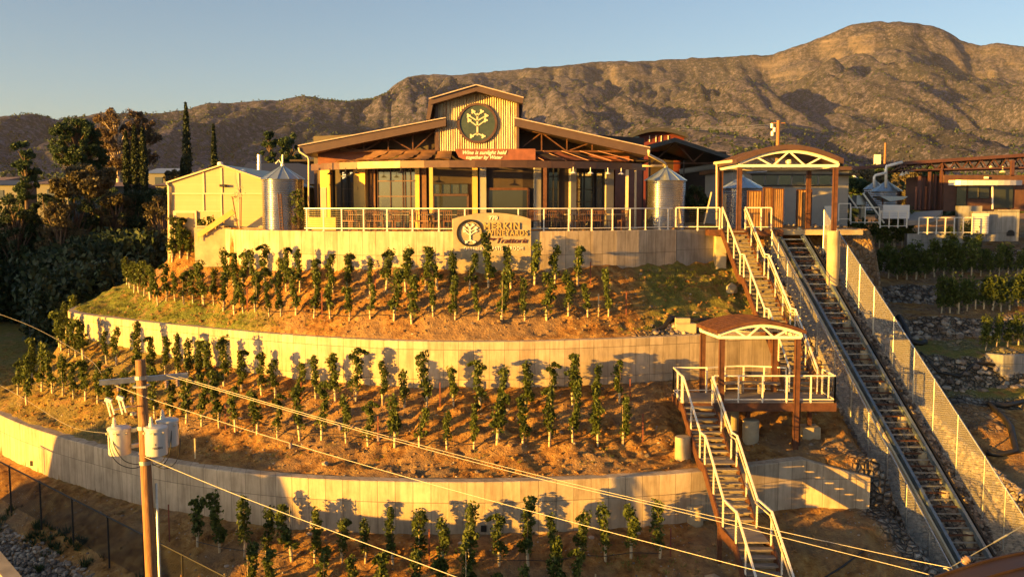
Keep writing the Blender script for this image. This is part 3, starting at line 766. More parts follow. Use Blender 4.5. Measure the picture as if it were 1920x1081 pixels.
# ================================================================== PATIO RAILING
def railcurve():
    out = []
    for a in np.linspace(-21.6, 37.2, 60): out.append((-3+17.83*math.sin(R(a)), 59.7-17.83*math.cos(R(a)), -1.10))
    return out
rc = railcurve()
pr = empty('patio_railing', rc[0], 0, 'long curved white cable railing along the edge of the restaurant patio', 'railing')
def near(px_): return min(rc2, key=lambda p: abs(pix(p)[0]-px_))
rc2 = [(-3+17.83*math.sin(R(a)), 59.7-17.83*math.cos(R(a)), -1.10) for a in np.linspace(-21.6, 37.2, 600)]
loc = Vector(rc[0])
pts = [Vector(p)-loc for p in rc]
skip = [p for p in pts]
posts = [Vector(near(px_))-loc for px_ in (576, 607, 641, 682, 726, 773, 823, 871, 924, 971, 1020, 1066, 1109, 1148, 1181, 1210, 1236, 1252)]
railing_parts(pr, pts[::2]+([pts[-1]] if len(pts) % 2 == 0 else []), posts)
# second patio rail to the stairs
STX = [(10.22, 45.5, 0), (11.32, 45.5, 0)]
a = Vector((8.05, 46.0, -1.10)); b = Vector((10.15, 45.75, -1.10))
r2 = empty('patio_railing', a, 0, 'short straight white railing between the patio curve and the top of the stairs', 'railing')
railing_parts(r2, [Vector((0, 0, 0)), b-a], [Vector((0, 0, 0)), (b-a)*.5, b-a], 1.05)
a = Vector((11.36, 45.5, -1.10)); b = Vector((12.55, 45.3, -1.10))
r3 = empty('landing_railing', a, 0, 'white landing railing right of the top of the stairs beside the funicular', 'railing')
railing_parts(r3, [Vector((0, 0, 0)), b-a], [Vector((0, 0, 0)), (b-a)*.6, b-a], 1.05)
mb = MB(); mb.box((11.4, 46.0, -1.26), (3.6, 1.1, .3)); o = mb.build('stair_landing', M['rust']); tag(o, 'rust brown steel landing at the very top of the upper stairs', 'landing')
o = MB().box((10.32, 46.5, -2.4), (.5, 1.0, 2.4)).build('concrete_abutment', M['cast']); tag(o, 'yellow lit concrete end pier under the left of the top stair landing', 'pier')
o = MB().box((12.9, 46.3, -2.6), (.5, 1.2, 2.6)).build('concrete_abutment', M['cast']); tag(o, 'concrete end pier under the right of the top stair landing', 'pier')
# ================================================================== PATIO FURNITURE
def make_chair():
    r = empty('patio_chair'); ch = M['chair']
    MB().box((0, 0, .45), (.44, .44, .04)).build('seat', ch, r)
    b = MB()
    for i in range(5): b.bar((-.18+.09*i, .2, .47), (-.18+.09*i, .26, .92), .025, .015)
    b.bar((-.21, .26, .92), (.21, .26, .92), .05, .04); b.build('backrest', ch, r)
    for x in (-.2, .2):
        for y in (-.2, .2): MB().bar((x, y, 0), (x*.95, y*.95, .44), .03).build('leg', M['chair'], r)
    return r
def make_table():
    r = empty('patio_table')
    MB().box((0, 0, .74), (.8, .8, .04)).build('tabletop', M['deck'], r)
    b = MB(); b.lathe([(.25, 0), (.25, .02), (.035, .04), (.035, .72)], 12); b.build('pedestal', M['black'], r); return r
ch0, tb0 = make_chair(), make_table(); uc = ut = False
ords = ['first', 'second', 'third', 'fourth', 'fifth', 'sixth', 'seventh', 'eighth', 'ninth', 'tenth', 'eleventh', 'twelfth', 'thirteenth', 'fourteenth', 'fifteenth', 'sixteenth', 'seventeenth', 'eighteenth', 'nineteenth', 'twentieth', 'twenty-first', 'twenty-second', 'twenty-third', 'twenty-fourth', 'twenty-fifth', 'twenty-sixth', 'twenty-seventh', 'twenty-eighth', 'twenty-ninth', 'thirtieth', 'thirty-first', 'thirty-second', 'thirty-third', 'thirty-fourth', 'thirty-fifth', 'thirty-sixth', 'thirty-seventh', 'thirty-eighth', 'thirty-ninth', 'fortieth'] + ['%d%s' % (i, {1: 'st', 2: 'nd', 3: 'rd'}.get(i % 10 if i % 100 not in (11, 12, 13) else 0, 'th')) for i in range(41, 260)]
random.seed(5); k = 0
for ti, px_ in enumerate((652, 695, 742, 790, 838, 1050, 1098, 1140, 1185)):
    q = Vector(near(px_)); c = Vector((-3, 59.7, 0)); d = (c-q); d.z = 0; d.normalize()
    pos = q+d*(1.3 + .5*(ti % 2)); pos.z = FL+.01; ang = math.atan2(d.y, d.x)
    t = tb0 if not ut else copy_tree(tb0); ut = True
    t.location = pos; t.rotation_euler = (0, 0, ang); tag(t, 'square patio table behind the railing, %s from the left' % ords[ti], 'table', 'tables set out on the patio')
    for s in (-1, 1, 0):
        c_ = ch0 if not uc else copy_tree(ch0); uc = True
        side = Vector((-d.y, d.x, 0)); off_ = side*s*.62 if s else -d*.62
        c_.location = pos+off_; c_.rotation_euler = (0, 0, ang + (math.pi if s == 0 else 0) + (0 if s == 0 else (-math.pi/2 if s > 0 else math.pi/2)) + random.uniform(-.2, .2) - (math.pi/2 if s == 0 else 0)*1)
        tag(c_, 'slatted patio chair at the %s of the %s patio table from the left' % ({-1: 'right side', 1: 'left side', 0: 'railing side'}[s], ords[ti]), 'chair', 'chairs around the patio tables')
# planter box & sideboard at left of patio
o = MB().box((0, 0, .3), (1.3, .5, .6)).build('planter_box', M['stucco']); o.location = Vector((P(606, 430, 44.9).x, 44.9, FL+.01)); tag(o, 'pale yellow box standing behind the left end of the patio railing', 'box')
o = MB().box((0, 0, .96), (.02, .62, .4)).build('x', M['white']) if False else None
# ================================================================== TANKS
def tank(loc, r, hgt, cone, label, seg=48, rib=.09, group='corrugated rainwater tanks'):
    t = empty('water_tank', loc, 0, label, 'tank', group)
    prof = []; n = int(hgt/rib*6)
    for i in range(n+1): z = hgt*i/n; prof.append((r+.018*math.cos(z/rib*2*math.pi), z))
    MB().lathe(prof, seg).build('tank_body', M['corr'], t, True)
    b = MB()
    for k in range(12):
        a0, a1 = 2*math.pi*k/12, 2*math.pi*(k+1)/12; rr_ = r*1.09
        b.add([(rr_*math.cos(a0), rr_*math.sin(a0), hgt-.03), (rr_*math.cos(a1), rr_*math.sin(a1), hgt-.03), (.07*math.cos(a1), .07*math.sin(a1), hgt+cone), (.07*math.cos(a0), .07*math.sin(a0), hgt+cone)], [(0, 1, 2, 3)])
    for k in range(12):
        a0 = 2*math.pi*k/12; b.bar((r*1.09*math.cos(a0), r*1.09*math.sin(a0), hgt-.02), (.06*math.cos(a0), .06*math.sin(a0), hgt+cone+.01), .03)
    b.build('tank_roof', M['coneroof'], t)
    MB().lathe([(.0, hgt+cone+.1), (.09, hgt+cone+.1), (.09, hgt+cone-.03)], 12).build('vent_cap', M['coneroof'], t)
    return t
tank((P(532, 430, 46.0).x, 46.0, FL), 1.0, 2.47, .62, 'corrugated steel water tank with cone roof left of the restaurant')
tank((P(1247, 430, 47.4).x, 47.4, FL), 1.0, 2.45, .62, 'corrugated steel water tank with cone roof right of the restaurant')
tank((P(1390, 425, 51.5).x, 51.5, FL), 1.1, 2.15, .6, 'corrugated steel water tank standing behind the upper arched pavilion')
# ladder trellis and climbing vine next to left tank
tr = MB(); A = P(526, 432, 44.7); A.z = FL-.0; 
for s in (0, .14): tr.bar(A+Vector((s, 0, 0)), A+Vector((s-.12, .15, 1.75)), .035)
for i in range(12): tr.bar(A+Vector((-.01*i*.8, .012*i, .12+.14*i)), A+Vector((.14-.01*i*.8, .012*i, .12+.14*i)), .025)
tag(tr.build('trellis_ladder', M['rust']), 'narrow wooden ladder trellis leaning on the left water tank', 'trellis')
# ================================================================== BARN (left)
barn = empty('storage_barn', (-15, 47.6, -2.8), 0, 'cream panelled storage building glowing yellow at the left of the top terrace', 'building')
def BP(mb, name, m, par=None):
    mb.v = [(v[0]-barn.location.x, v[1]-barn.location.y, v[2]-barn.location.z) for v in mb.v]; return mb.build(name, m, par or barn)
YB = 47.6
mb = MB(); pl = [P(314, 500, YB)+Vector((0, 0, -.6)), P(520, 500, YB)+Vector((0, 0, -.6)), P(520, 346, YB), P(414, 311, YB), P(314, 342, YB)]
mb.prism(pl, (0, 9, 0)); BP(mb, 'wall', M['barn'])
mb = MB(); mb.prism([P(311, 341, YB-.12), P(414, 308, YB-.12), P(524, 345.5, YB-.12), P(524, 347.5, YB-.12), P(414, 310.6, YB-.12), P(311, 344, YB-.12)], (0, 9.3, 0)); BP(mb, 'roof', M['trim'])
mb = MB(); 
for x in (315.5, 381.5, 415, 447): 
    yt_ = 311+abs(x-414)*.31; a = P(x, yt_+3, YB); b = P(x, 363 if x > 330 else 492, YB); mb.box((a.x, YB-.02, (a.z+b.z)/2), (.08, .05, a.z-b.z))
a = P(314, 363, YB); b = P(520, 363, YB); mb.box(((a.x+b.x)/2, YB-.03, a.z), (b.x-a.x, .07, .07))
a = P(366, 396, YB); b = P(415, 396, YB); mb.box(((a.x+b.x)/2, YB-.02, a.z), (b.x-a.x, .045, .05))
a = P(415, 364, YB); b = P(415, 440, YB); mb.box((a.x, YB-.02, (a.z+b.z)/2), (.06, .045, a.z-b.z))
a = P(381.5, 364, YB); b = P(381.5, 396, YB); mb.box((a.x, YB-.021, (a.z+b.z)/2), (.06, .045, a.z-b.z))
BP(mb, 'wall_batten', M['trim'])
mb = MB(); quadwall(mb, 326, 368, 395, 443, YB-.10, .1); fr = BP(mb, 'door_frame', M['trim'])
mb = MB(); quadwall(mb, 331, 363, 399, 443, YB-.12, .08); BP(mb, 'door', M['door'])
mb = MB(); quadwall(mb, 332, 340, 399, 443, YB-.124, .06); 
mb = MB(); quadwall(mb, 366, 420, 423, 426, YB-.9, .9); quadwall(mb, 366, 520, 427, 500, YB-.85, .8); BP(mb, 'foundation_wall', M['cast'])
mb = MB(); mb.tube([P(312, 343, YB-.1), P(317, 350, YB-.1), P(317, 420, YB-.1), P(322, 424, YB-.1)], .05); BP(mb, 'downpipe', M['trim'])
mb = MB(); mb.box(P(418, 348, YB-.12), (.3, .2, .12)); BP(mb, 'wall_lamp', M['black'])
for q_ in (P(457, 321, YB+.4), P(413, 308, YB+.4)): mb = MB(); mb.lathe([(.0, .14), (.14, .1), (.16, -.05)], 12, q_); BP(mb, 'roof_vent', M['white'])
st_ = MB(); st_.bar(P(372, 441, YB-1.0), P(438, 396, YB-1.0), .07, .26); 
for i in range(5): st_.bar(P(372+i*16, 441-i*11+1, YB-1.0), P(372+i*16, 441-i*11+10, YB-1.0), .04)
o = st_.build('ramp_rail', M['stucco']); tag(o, 'sloping yellow timber rail in front of the storage barn', 'handrail')
# ================================================================== DARK BUILDING BEHIND
db = empty('dark_roofed_house', (P(520, 340, 64).x, 64, -2), 0, 'low house with a dark metal roof and vent pipes behind the tank', 'house')
def DP(mb, name, m):
    mb.v = [(v[0]-db.location.x, v[1]-db.location.y, v[2]-db.location.z) for v in mb.v]; return mb.build(name, m, db)
mb = MB(); a = P(415, 312, 60); b = P(590, 312, 60)
ri = P(430, 309, 66).z
mb.prism([(a.x, 60, P(0, 345, 60).z), (a.x, 66, P(0, 306, 66).z), (a.x, 72, P(0, 345, 66).z)], (b.x-a.x+1, 0, 0)); DP(mb, 'roof', M['roofdark'])
mb = MB(); mb.box(((a.x+b.x)/2, 66, -.2), (b.x-a.x, 10.5, 2.6)); DP(mb, 'wall', M['greywall'])
mb = MB(); mb.tube([P(486, 335, 58), P(486, 290, 58)], .12); DP(mb, 'flue_pipe', M['galv'])
mb = MB(); mb.tube([P(517, 307, 59), P(523, 300, 59), P(533, 313, 59)], .05); DP(mb, 'roof_vent', M['white'])
mb = MB(); mb.tube([P(530, 290, 60), P(530, 309, 60)], .05); DP(mb, 'vent_pipe', M['white'])
# ================================================================== STAIRS
def stair(name, label, XL, Wd, segs, railL=True, landing_last=False):
    """segs: list of (Y, Zrail) breakpoints; flat between equal Z = landing. XL(Y) left edge."""
    Yt = segs[0][0]; root = empty(name, (XL(Yt), Yt, segs[0][1]-1.0), 0, label, 'staircase'); L0 = Vector(root.location)
    def lp(x, y, z): return Vector((x, y, z))-L0
    st = {-1: MB(), 1: MB()}
    for (ya, za), (yb, zb_) in zip(segs[:-1], segs[1:]):
        fa, fb = za-1.0, zb_-1.0
        for s in (-1, 1):
            ox = -.03 if s < 0 else Wd+.03
            st[s].bar(lp(XL(ya)+ox, ya+.02, fa-.16), lp(XL(yb)+ox, yb-.02, fb-.16), .06, .34)
        if abs(za-zb_) < .01:
            mb = MB(); mb.box(lp(XL((ya+yb)/2)+Wd/2, (ya+yb)/2, fa-.02), (Wd, abs(ya-yb), .05)); mb.build('landing', M['deck'], root)
        else:
            n = max(2, round((za-zb_)/.178)); 
            for k in range(n):
                y = ya+(yb-ya)*(k+.5)/n; z = fa+(fb-fa)*(k+1)/n
                mb = MB(); mb.box(lp(XL(y)+Wd/2, y, z-.0), (Wd, abs(yb-ya)/n*1.12, .045)); mb.box(lp(XL(y)+Wd/2, y+abs(yb-ya)/n*.5, z-.09), (Wd, .02, .12)); mb.build('tread', M['deck'], root)
    for s in (-1, 1): st[s].build('stringer', M['rust'], root)
    for s in (-1, 1):
        ox = 0 if s < 0 else Wd
        tr = MB(); cb = MB(); gr = MB()
        for (ya, za), (yb, zb_) in zip(segs[:-1], segs[1:]):
            A = lp(XL(ya)+ox, ya, za); B = lp(XL(yb)+ox, yb, zb_); tr.bar(A, B, .06, .05)
            for k in range(8): d = Vector((0, 0, -.1-.1*k)); cb.bar(A+d, B+d, .007)
            gr.bar(A+Vector((.06*-s, 0, -.12)), B+Vector((.06*-s, 0, -.12)), .035)
        r = tr.build('handrail', M['white'], root); cb.build('cable_infill', M['cable'], r); gr.build('grab_rail', M['trim'], r)
        for (ya, za), (yb, zb_) in zip(segs[:-1], segs[1:]):
            n = max(1, round(abs(ya-yb)/.95)) if abs(za-zb_) > .01 else 1
            for k in range(n+(0 if (yb, zb_) != segs[-1] else 1)):
                y = ya+(yb-ya)*k/n; z = za+(zb_-za)*k/n
                MB().bar(lp(XL(y)+ox, y, z-1.12), lp(XL(y)+ox, y, z), .05).build('post', M['white'], r)
    return root
XU = lambda y: 10.22+(45.5-y)*.107
stair('upper_staircase', 'upper flight of open steel stairs from the patio down to the middle deck', XU, 1.12, [(45.5, -.02), (42.9, -2.17), (42.4, -2.17), (39.8, -4.32), (39.3, -4.32), (37.0, -6.46)])
XLw = lambda y: 6.55+(35.3-y)*.095
stair('lower_staircase', 'lower flight of open steel stairs from the middle deck to the bottom', XLw, 1.13, [(35.3, -6.46), (33.0, -8.05), (32.4, -8.05), (30.3, -9.66), (29.0, -9.66), (26.2, -11.8), (25.4, -11.8)])
# supports under stairs
for (x, y, zt, rad) in ((10.9, 41.0, -5.0, .0), (11.6, 41.2, -5.0, .0), (7.0, 30.6, -10.4, 0), (7.3, 27.5, -12.2, 0)):
    zg = h(x, y)
    if zt-zg > .2:
        mb = MB(); mb.box((x, y, (zt+zg)/2), (.14, .14, zt-zg)); tag(mb.build('stair_support_post', M['rust']), 'rusty steel post carrying the stairs at %s' % ({10.9: 'the left of the upper flight', 11.6: 'the right of the upper flight', 7.0: 'the second landing of the lower flight', 7.3: 'the foot of the lower flight'}[x]), 'post', 'steel posts under the stairs')
def pier(x, y, zt, r, label, square=False):
    zg = h(x, y)-.4; mb = MB()
    if square: mb.box((x, y, (zt+zg)/2), (r*2, r*2, zt-zg))
    else: mb.lathe([(0, zt-zg), (r*.96, zt-zg), (r, zt-zg-.03), (r, 0)], 24, (x, y, zg))
    tag(mb.build('concrete_pier', M['cast']), label, 'pier', 'round concrete piers under stairs and deck')
pier(6.35, 34.0, h(6.35, 34)+.75, .3, 'yellow round concrete pier left of the upper part of the lower stairs')
pier(6.55, 32.6, h(6.55, 32.6)+.6, .3, 'round concrete pier beside the lower stairs just above the lowest wall')
# ================================================================== MIDDLE DECK
DZ = -7.48
dk = empty('viewing_deck', (9.5, 36.3, DZ), 0, 'grey boarded viewing deck with curved bench and cable railings halfway up the stairs', 'deck')
D0 = Vector(dk.location)
def DPt(x, y, z=0): return Vector((x, y, DZ+z))-D0
mb = MB(); mb.box(DPt(9.48, 36.35, -.02), (5.95, 1.9, .05)); mb.build('deck_boards', M['deck'], dk)
mb = MB()
for y in (35.38, 37.3): mb.box(DPt(9.48, y, -.19), (5.99, .07, .32))
for x in (6.5, 12.46): mb.box(DPt(x, 36.34, -.19), (.07, 1.85, .32))
for x in (7.7, 8.9, 10.1, 11.3): mb.box(DPt(x, 36.34, -.19), (.06, 1.85, .28))
mb.build('deck_frame', M['rust'], dk)
def rail_child(pts, np_, label, arc=False):
    r = MB(); 
    o = empty('deck_railing', D0, 0); COL.objects.unlink(o); bpy.data.objects.remove(o)
    r2_ = MB()
    for a, b in zip(pts[:-1], pts[1:]): r.bar(a+Vector((0, 0, 1.02)), b+Vector((0, 0, 1.02)), .06, .05); r2_.bar(a+Vector((0, 0, .1)), b+Vector((0, 0, .1)), .035)
    r2_.build('bottom_rail', M['white'], dk)
    ro = r.build('top_rail', M['white'], dk)
    c = MB()
    for a, b in zip(pts[:-1], pts[1:]):
        for k in range(8): z = .19+.1*k; c.bar(a+Vector((0, 0, z)), b+Vector((0, 0, z)), .007)
    c.build('cable_infill', M['cable'], ro)
    n = len(pts)
    for i in range(np_+1):
        f = i*(n-1)/np_; k = min(int(f), n-2); p = pts[k].lerp(pts[k+1], f-k); MB().box(p+Vector((0, 0, .46)), (.055, .055, 1.1)).build('post', M['white'], ro)
rail_child([DPt(7.78, 35.42), DPt(12.42, 35.42)], 5, '')
rail_child([DPt(12.42, 35.42), DPt(12.42, 36.9)], 2, '')
rail_child([DPt(6.53, 35.42), DPt(6.53, 37.25)], 2, '')
rail_child([DPt(6.53, 37.25), DPt(7.85, 37.25)], 1, '')
rail_child([DPt(7.85+3.2*i/10, 37.2+.45*math.sin(math.pi*i/10)) for i in range(11)], 4, '')
bn = MB()
for i in range(10):
    a = DPt(8.2+2.5*i/10, 36.8+.35*math.sin(math.pi*i/10), .44); b = DPt(8.2+2.5*(i+1)/10, 36.8+.35*math.sin(math.pi*(i+1)/10), .44); bn.bar(a, b, .42, .05)
    if i % 3 == 1: bn.box(a+Vector((0, 0, -.22)), (.06, .3, .42))
bo = bn.build('curved_bench', M['deck']); bo.location = D0; tag(bo, 'low curved bench on the viewing deck under the small arched canopy', 'bench')
for (x, y, zt) in ((8.25, 36.2, -7.85), (9.3, 36.2, -7.85), (11.85, 36.6, -7.85), (11.08, 35.6, -7.85)):
    zg = h(x, y); mb = MB(); mb.box(DPt(x, y, (zt+zg)/2-DZ), (.15, .15, zt-zg+.2)); mb.build('support_post', M['rust'], dk)
pier(9.3, 35.75, h(9.3, 35.75)+.75, .32, 'yellow round concrete pier under the front of the viewing deck')
pier(8.75, 36.6, -7.86, .28, 'tall concrete pier directly below the left part of the viewing deck')
pier(11.85, 36.6, h(11.85, 36.6)+.35, .35, 'square concrete footing under the right end of the viewing deck', True)
# ================================================================== ARCHED CANOPIES
def arch(root, A, B, D, rise, thick, over, post_spec, roofm, beam=.12, seams=8):
    """A,B: ends of bottom chord (world); D: depth vector; rise of arc above chord"""
    L0 = Vector(root.location); A = A-L0; B = B-L0; w_ = (B-A)
    def top(t, k=0.0): return A + w_*t + Vector((0, 0, .12+k+rise*math.sin(math.pi*(.12+.76*t))-rise*math.sin(math.pi*.12)))
    for o_ in (Vector((0, 0, 0)), D):
        mb = MB(); mb.bar(A+o_, B+o_, beam*.8, beam)
        n = 20
        for i in range(n): mb.bar(top(i/n)+o_, top((i+1)/n)+o_, beam*.8, beam)
        for t in (0, 1): mb.bar(A+w_*t+o_, top(t)+o_, beam*.8, beam)
        for a, b in ((top(1/6), A+w_*(1/3)), (A+w_*(1/3), top(.5)), (top(.5), A+w_*(2/3)), (A+w_*(2/3), top(5/6))): mb.bar(a+o_, b+o_, beam*.55)
        mb.build('arch_truss', M['white'], root)
    for e in (A, B):
        MB().bar(e+Vector((0, 0, 0)), e+D, beam*.7, beam*.9).build('side_beam', M['white'], root)
    mb = MB(); n = 28; ext = over/w_.length
    ts = [-ext+(1+2*ext)*i/n for i in range(n+1)]
    f = -D.normalized()*over*1.0; b_ = D+D.normalized()*over*.6
    for t in ts:
        q = top(t, .07); nrm = Vector((0, 0, thick))
        mb.v += [tuple(q+f), tuple(q+f+nrm), tuple(q+b_+nrm), tuple(q+b_)]
    for i in range(n):
        for k in range(4): a = i*4+k; b2 = i*4+(k+1) % 4; mb.f.append((a, b2, b2+4, a+4))
    mb.f.append((0, 3, 2, 1)); mb.f.append((n*4, n*4+1, n*4+2, n*4+3))
    rf = mb.build('roof', roofm, root, 'auto')
    for k in range(seams+1):
        sm = MB(); o_ = f.lerp(b_, (k+.5)/(seams+1))
        for i in range(n): sm.bar(top(ts[i], .07+thick+.01)+o_, top(ts[i+1], .07+thick+.01)+o_, .03, .03)
        sm.build('standing_seam', roofm, rf)
    for (e, dz) in post_spec:
        mb = MB(); mb.box(e-L0+Vector((0, 0, dz/2)), (.16, .16, abs(dz)))
        for s in (-1, 1): mb.box(e-L0+Vector((s*.09, 0, dz/2)), (.02, .2, abs(dz)-.01))
        mb.build('post', M['rust'], root)
A = P(1349, 632, 35.4); B = P(1502, 632, 35.4); D = Vector((-.32, 2.0, 0))
c1 = empty('arched_canopy', (9.5, 36.4, DZ), 0, 'small rust brown arched canopy with white trusses over the viewing deck', 'canopy')
arch(c1, A, B, D, .52, .13, .14, [(A+Vector((.1, .0, -.06)), DZ-A.z+.06), (B+Vector((-.12, .0, -.06)), DZ-B.z-1.8), (A+D+Vector((.1, 0, -.06)), DZ-A.z+.06), (B+D+Vector((-.12, 0, -.06)), DZ-B.z+.06)], M['rust'], .11, 6)
A = P(1387, 311, 43.6); B = P(1571, 311, 43.6); D = Vector((0, 3.9, 0))
c2 = empty('arched_pavilion', (13, 45, -1.1), 0, 'large brown arched pavilion with white trusses over the top funicular station', 'canopy')
arch(c2, A, B, D, .86, .22, .2, [(A+Vector((.0, 0, -.06)), -1.1-A.z+.05), (B+Vector((-.1, 0, -.06)), -1.1-B.z+.05), (A+D+Vector((0, 0, -.06)), -1.1-A.z+.05), (B+D+Vector((-.1, 0, -.06)), -1.1-B.z+.05)], M['brown'], .13, 10)
q = P(1343, 306, 47.4)-c2.location
MB().tube([P(1341, 304, 47.3)-c2.location, P(1344, 310, 47.3)-c2.location, P(1344, 425, 47.3)-c2.location], .05).build('downpipe', M['trim'], c2)
mb = MB(); mb.bar(P(1340, 306, 47.6)-c2.location, P(1384, 301, 43.5)-c2.location, .12, .12); mb.build('gutter', M['trim'], c2)
mb = MB(); mb.lathe([(.0, .12), (.13, .12), (.16, .05), (.16, -.08), (0, -.1)], 16, P(1479, 304, 44.5)-c2.location); mb.build('ceiling_lamp', M['white'], c2)
x_ = B.x-.1; zg = h(x_, 43.6)-.5
mb = MB(); mb.lathe([(0, -1.12-zg), (.28, -1.12-zg), (.28, 0)], 24, (x_, 43.6, zg)); tag(mb.build('concrete_pier', M['cast']), 'tall yellow concrete pier under the right front post of the upper pavilion', 'pier', 'round concrete piers under stairs and deck')
# station floor, timber screens, building behind
mb = MB(); mb.box((14.9, 47.6, -1.25), (4.6, 3.6, .25)); tag(mb.build('station_platform', M['cast']), 'concrete platform of the funicular station under the arched pavilion', 'platform')
for i, (xa, xb, yt, yb, Y, lb) in enumerate(((1401, 1428, 358, 426, 47.8, 'leftmost'), (1430, 1447, 352, 426, 47.2, 'second from left'), (1448, 1469, 354, 426, 47.0, 'tallest, right beside the track,'), (1493, 1522, 356, 424, 48.2, 'rightmost'))):
    s = empty('timber_screen', (P(xa, yb, Y).x, Y, P(xa, yb, Y).z), 0, 'warm brown timber screen panel in the station, %s of four' % lb, 'screen', 'timber screens of the station')
    a = P(xa, yb, Y)-s.location; b = P(xb, yt, Y)-s.location
    MB().box(((a.x+b.x)/2, .05, (a.z+b.z)/2), (b.x-a.x, .06, b.z-a.z)).build('panel', M['panelwood'], s)
    f = MB()
    for x in (a.x, b.x): f.box((x, .03, (a.z+b.z)/2), (.05, .09, b.z-a.z+.04))
    f.box(((a.x+b.x)/2, .03, b.z), (b.x-a.x, .09, .05)); 
    for k in range(1, 5): x = a.x+(b.x-a.x)*k/5; f.box((x, .01, (a.z+b.z)/2), (.015, .02, b.z-a.z))
    f.build('frame', M['rust'], s)
def blk(root, x0, x1, y0, y1, Y, dp, name, m, par=None):
    a = P(x0, y1, Y); b = P(x1, y0, Y); L0 = Vector(root.location)
    return MB().box(Vector(((a.x+b.x)/2, Y+dp/2, (a.z+b.z)/2))-L0, (abs(b.x-a.x), dp, abs(b.z-a.z))).build(name, m, par or root)
wb = empty('winery_building', (16, 57, -1.5), 0, 'grey green winery building with a clerestory window strip behind the pavilion', 'building')
blk(wb, 1372, 1592, 318, 436, 56, 8, 'wall', M['greywall'])
blk(wb, 1368, 1597, 312, 319, 55.6, 9, 'roof', M['brown'])
for k in range(6): 
    x0 = 1411+k*25; g = blk(wb, x0, x0+22, 329, 346, 55.95, .04, 'window', M['glass'] if k in (0, 1, 3) else M['glass2'])
blk(wb, 1408, 1562, 326, 328.5, 55.9, .08, 'window_head', M['black']); blk(wb, 1408, 1562, 347, 349, 55.9, .08, 'window_sill', M['black'])
blk(wb, 1545, 1570, 386, 436, 55.9, .08, 'door', M['white'])
MB().tube([P(1400, 324, 55.5)-wb.location, P(1436, 322, 55.5)-wb.location, P(1438, 318, 55.5)-wb.location], .05).build('downpipe', M['galv'], wb)
blk(wb, 1576, 1612, 325, 327.5, 55, 3, 'awning', M['black'])
# ================================================================== FUNICULAR TRACK
RA, RB = P(1512, 455, 45.5), P(1857, 1048, 33.3); LA, LB = P(1468, 455, 45.5), P(1797, 1048, 33.3)
fu = empty('funicular_track', (LA+RA)/2, 0, 'long steel funicular track with blue grey rails climbing beside the stairs', 'funicular track'); F0 = Vector(fu.location)
for a, b, e in ((LA, LB, -.1), (RA, RB, .12)):
    d = (b-a); a2 = a - d*.06; b2 = b+d*.09
    MB().bar(a2-F0, b2-F0, .13, .2).build('rail', M['bluesteel'], fu)
    o_ = Vector((-e*1.4 if e < 0 else .24, 0, -.05)); 
    MB().bar(a2-F0+Vector((e*2.0, 0, -.08)), b2-F0+Vector((e*2.0, 0, -.08)), .09, .16).build('side_channel', M['black'] if e > 0 else M['trim'], fu)
n = 62
for i in range(n):
    t = -.04+1.12*i/n; a = LA+(LB-LA)*t-F0; b = RA+(RB-RA)*t-F0; dz = Vector((0, 0, -.08))
    MB().bar(a+dz, b+dz, .05 if i % 2 else .09, .05).build('sleeper', M['galv'] if i % 2 else M['rust'], fu)
for i in range(9):
    t = .08+.105*i; a = LA.lerp(RA, .15)+((LB-LA)*t); zg = float(H(np.array([a.x]), np.array([a.y]))[0])
    for e in (LA+(LB-LA)*t+Vector((.1, 0, 0)), RA+(RB-RA)*t+Vector((-.1, 0, 0))):
        zg = h(e.x, e.y)-.6
        MB().lathe([(0, e.z-.14-zg), (.2, e.z-.14-zg), (.2, 0)], 16, (e.x-F0.x, e.y-F0.y, zg-F0.z)).build('footing', M['cast'], fu)
MB().tube([(LA+RA)/2-F0+Vector((0, 0, -.12)), (LB+RB)/2-F0+Vector((0, 0, -.12))], .02, 6).build('haul_cable', M['black'], fu)
# stones in the track bed
def stone_mesh(pts, name, m, seed=1):
    rnd = random.Random(seed); vs = []; fs = []
    ico = [(0, 0, 1), (.894, 0, .447), (.276, .851, .447), (-.724, .526, .447), (-.724, -.526, .447), (.276, -.851, .447), (.724, .526, -.447), (-.276, .851, -.447), (-.894, 0, -.447), (-.276, -.851, -.447), (.724, -.526, -.447), (0, 0, -1)]
    fi = [(0, 1, 2), (0, 2, 3), (0, 3, 4), (0, 4, 5), (0, 5, 1), (1, 6, 2), (2, 7, 3), (3, 8, 4), (4, 9, 5), (5, 10, 1), (6, 7, 2), (7, 8, 3), (8, 9, 4), (9, 10, 5), (10, 6, 1), (11, 7, 6), (11, 8, 7), (11, 9, 8), (11, 10, 9), (11, 6, 10)]
    for (x, y, z, s) in pts:
        b = len(vs); sx_, sy_, sz_ = s*rnd.uniform(.7, 1.3), s*rnd.uniform(.7, 1.3), s*rnd.uniform(.5, .85); a = rnd.uniform(0, 6.28); ca, sa = math.cos(a), math.sin(a)
        for v in ico:
            k = rnd.uniform(.82, 1.12); X_, Y_, Z_ = v[0]*sx_*k, v[1]*sy_*k, v[2]*sz_*k; vs.append((x+X_*ca-Y_*sa, y+X_*sa+Y_*ca, z+Z_))
        fs += [(p+b, q+b, r+b) for p, q, r in fi]
    me = bpy.data.meshes.new(name); me.from_pydata(vs, [], fs); me.materials.append(m); me.update(); return me
rnd = random.Random(3); xs_, ys_ = [], []
N_ = 9000
yy = np.array([rnd.uniform(31.2, 46.3) for _ in range(N_)]); xc_ = np.array([rnd.uniform(12.0, 16.6) for _ in range(N_)]); xx = xc_ + (45.5-yy)*.26
zz_ = H(xx, yy); ptsS = [(xx[i], yy[i], zz_[i]+.0, rnd.uniform(.05, .13)) for i in range(N_)]
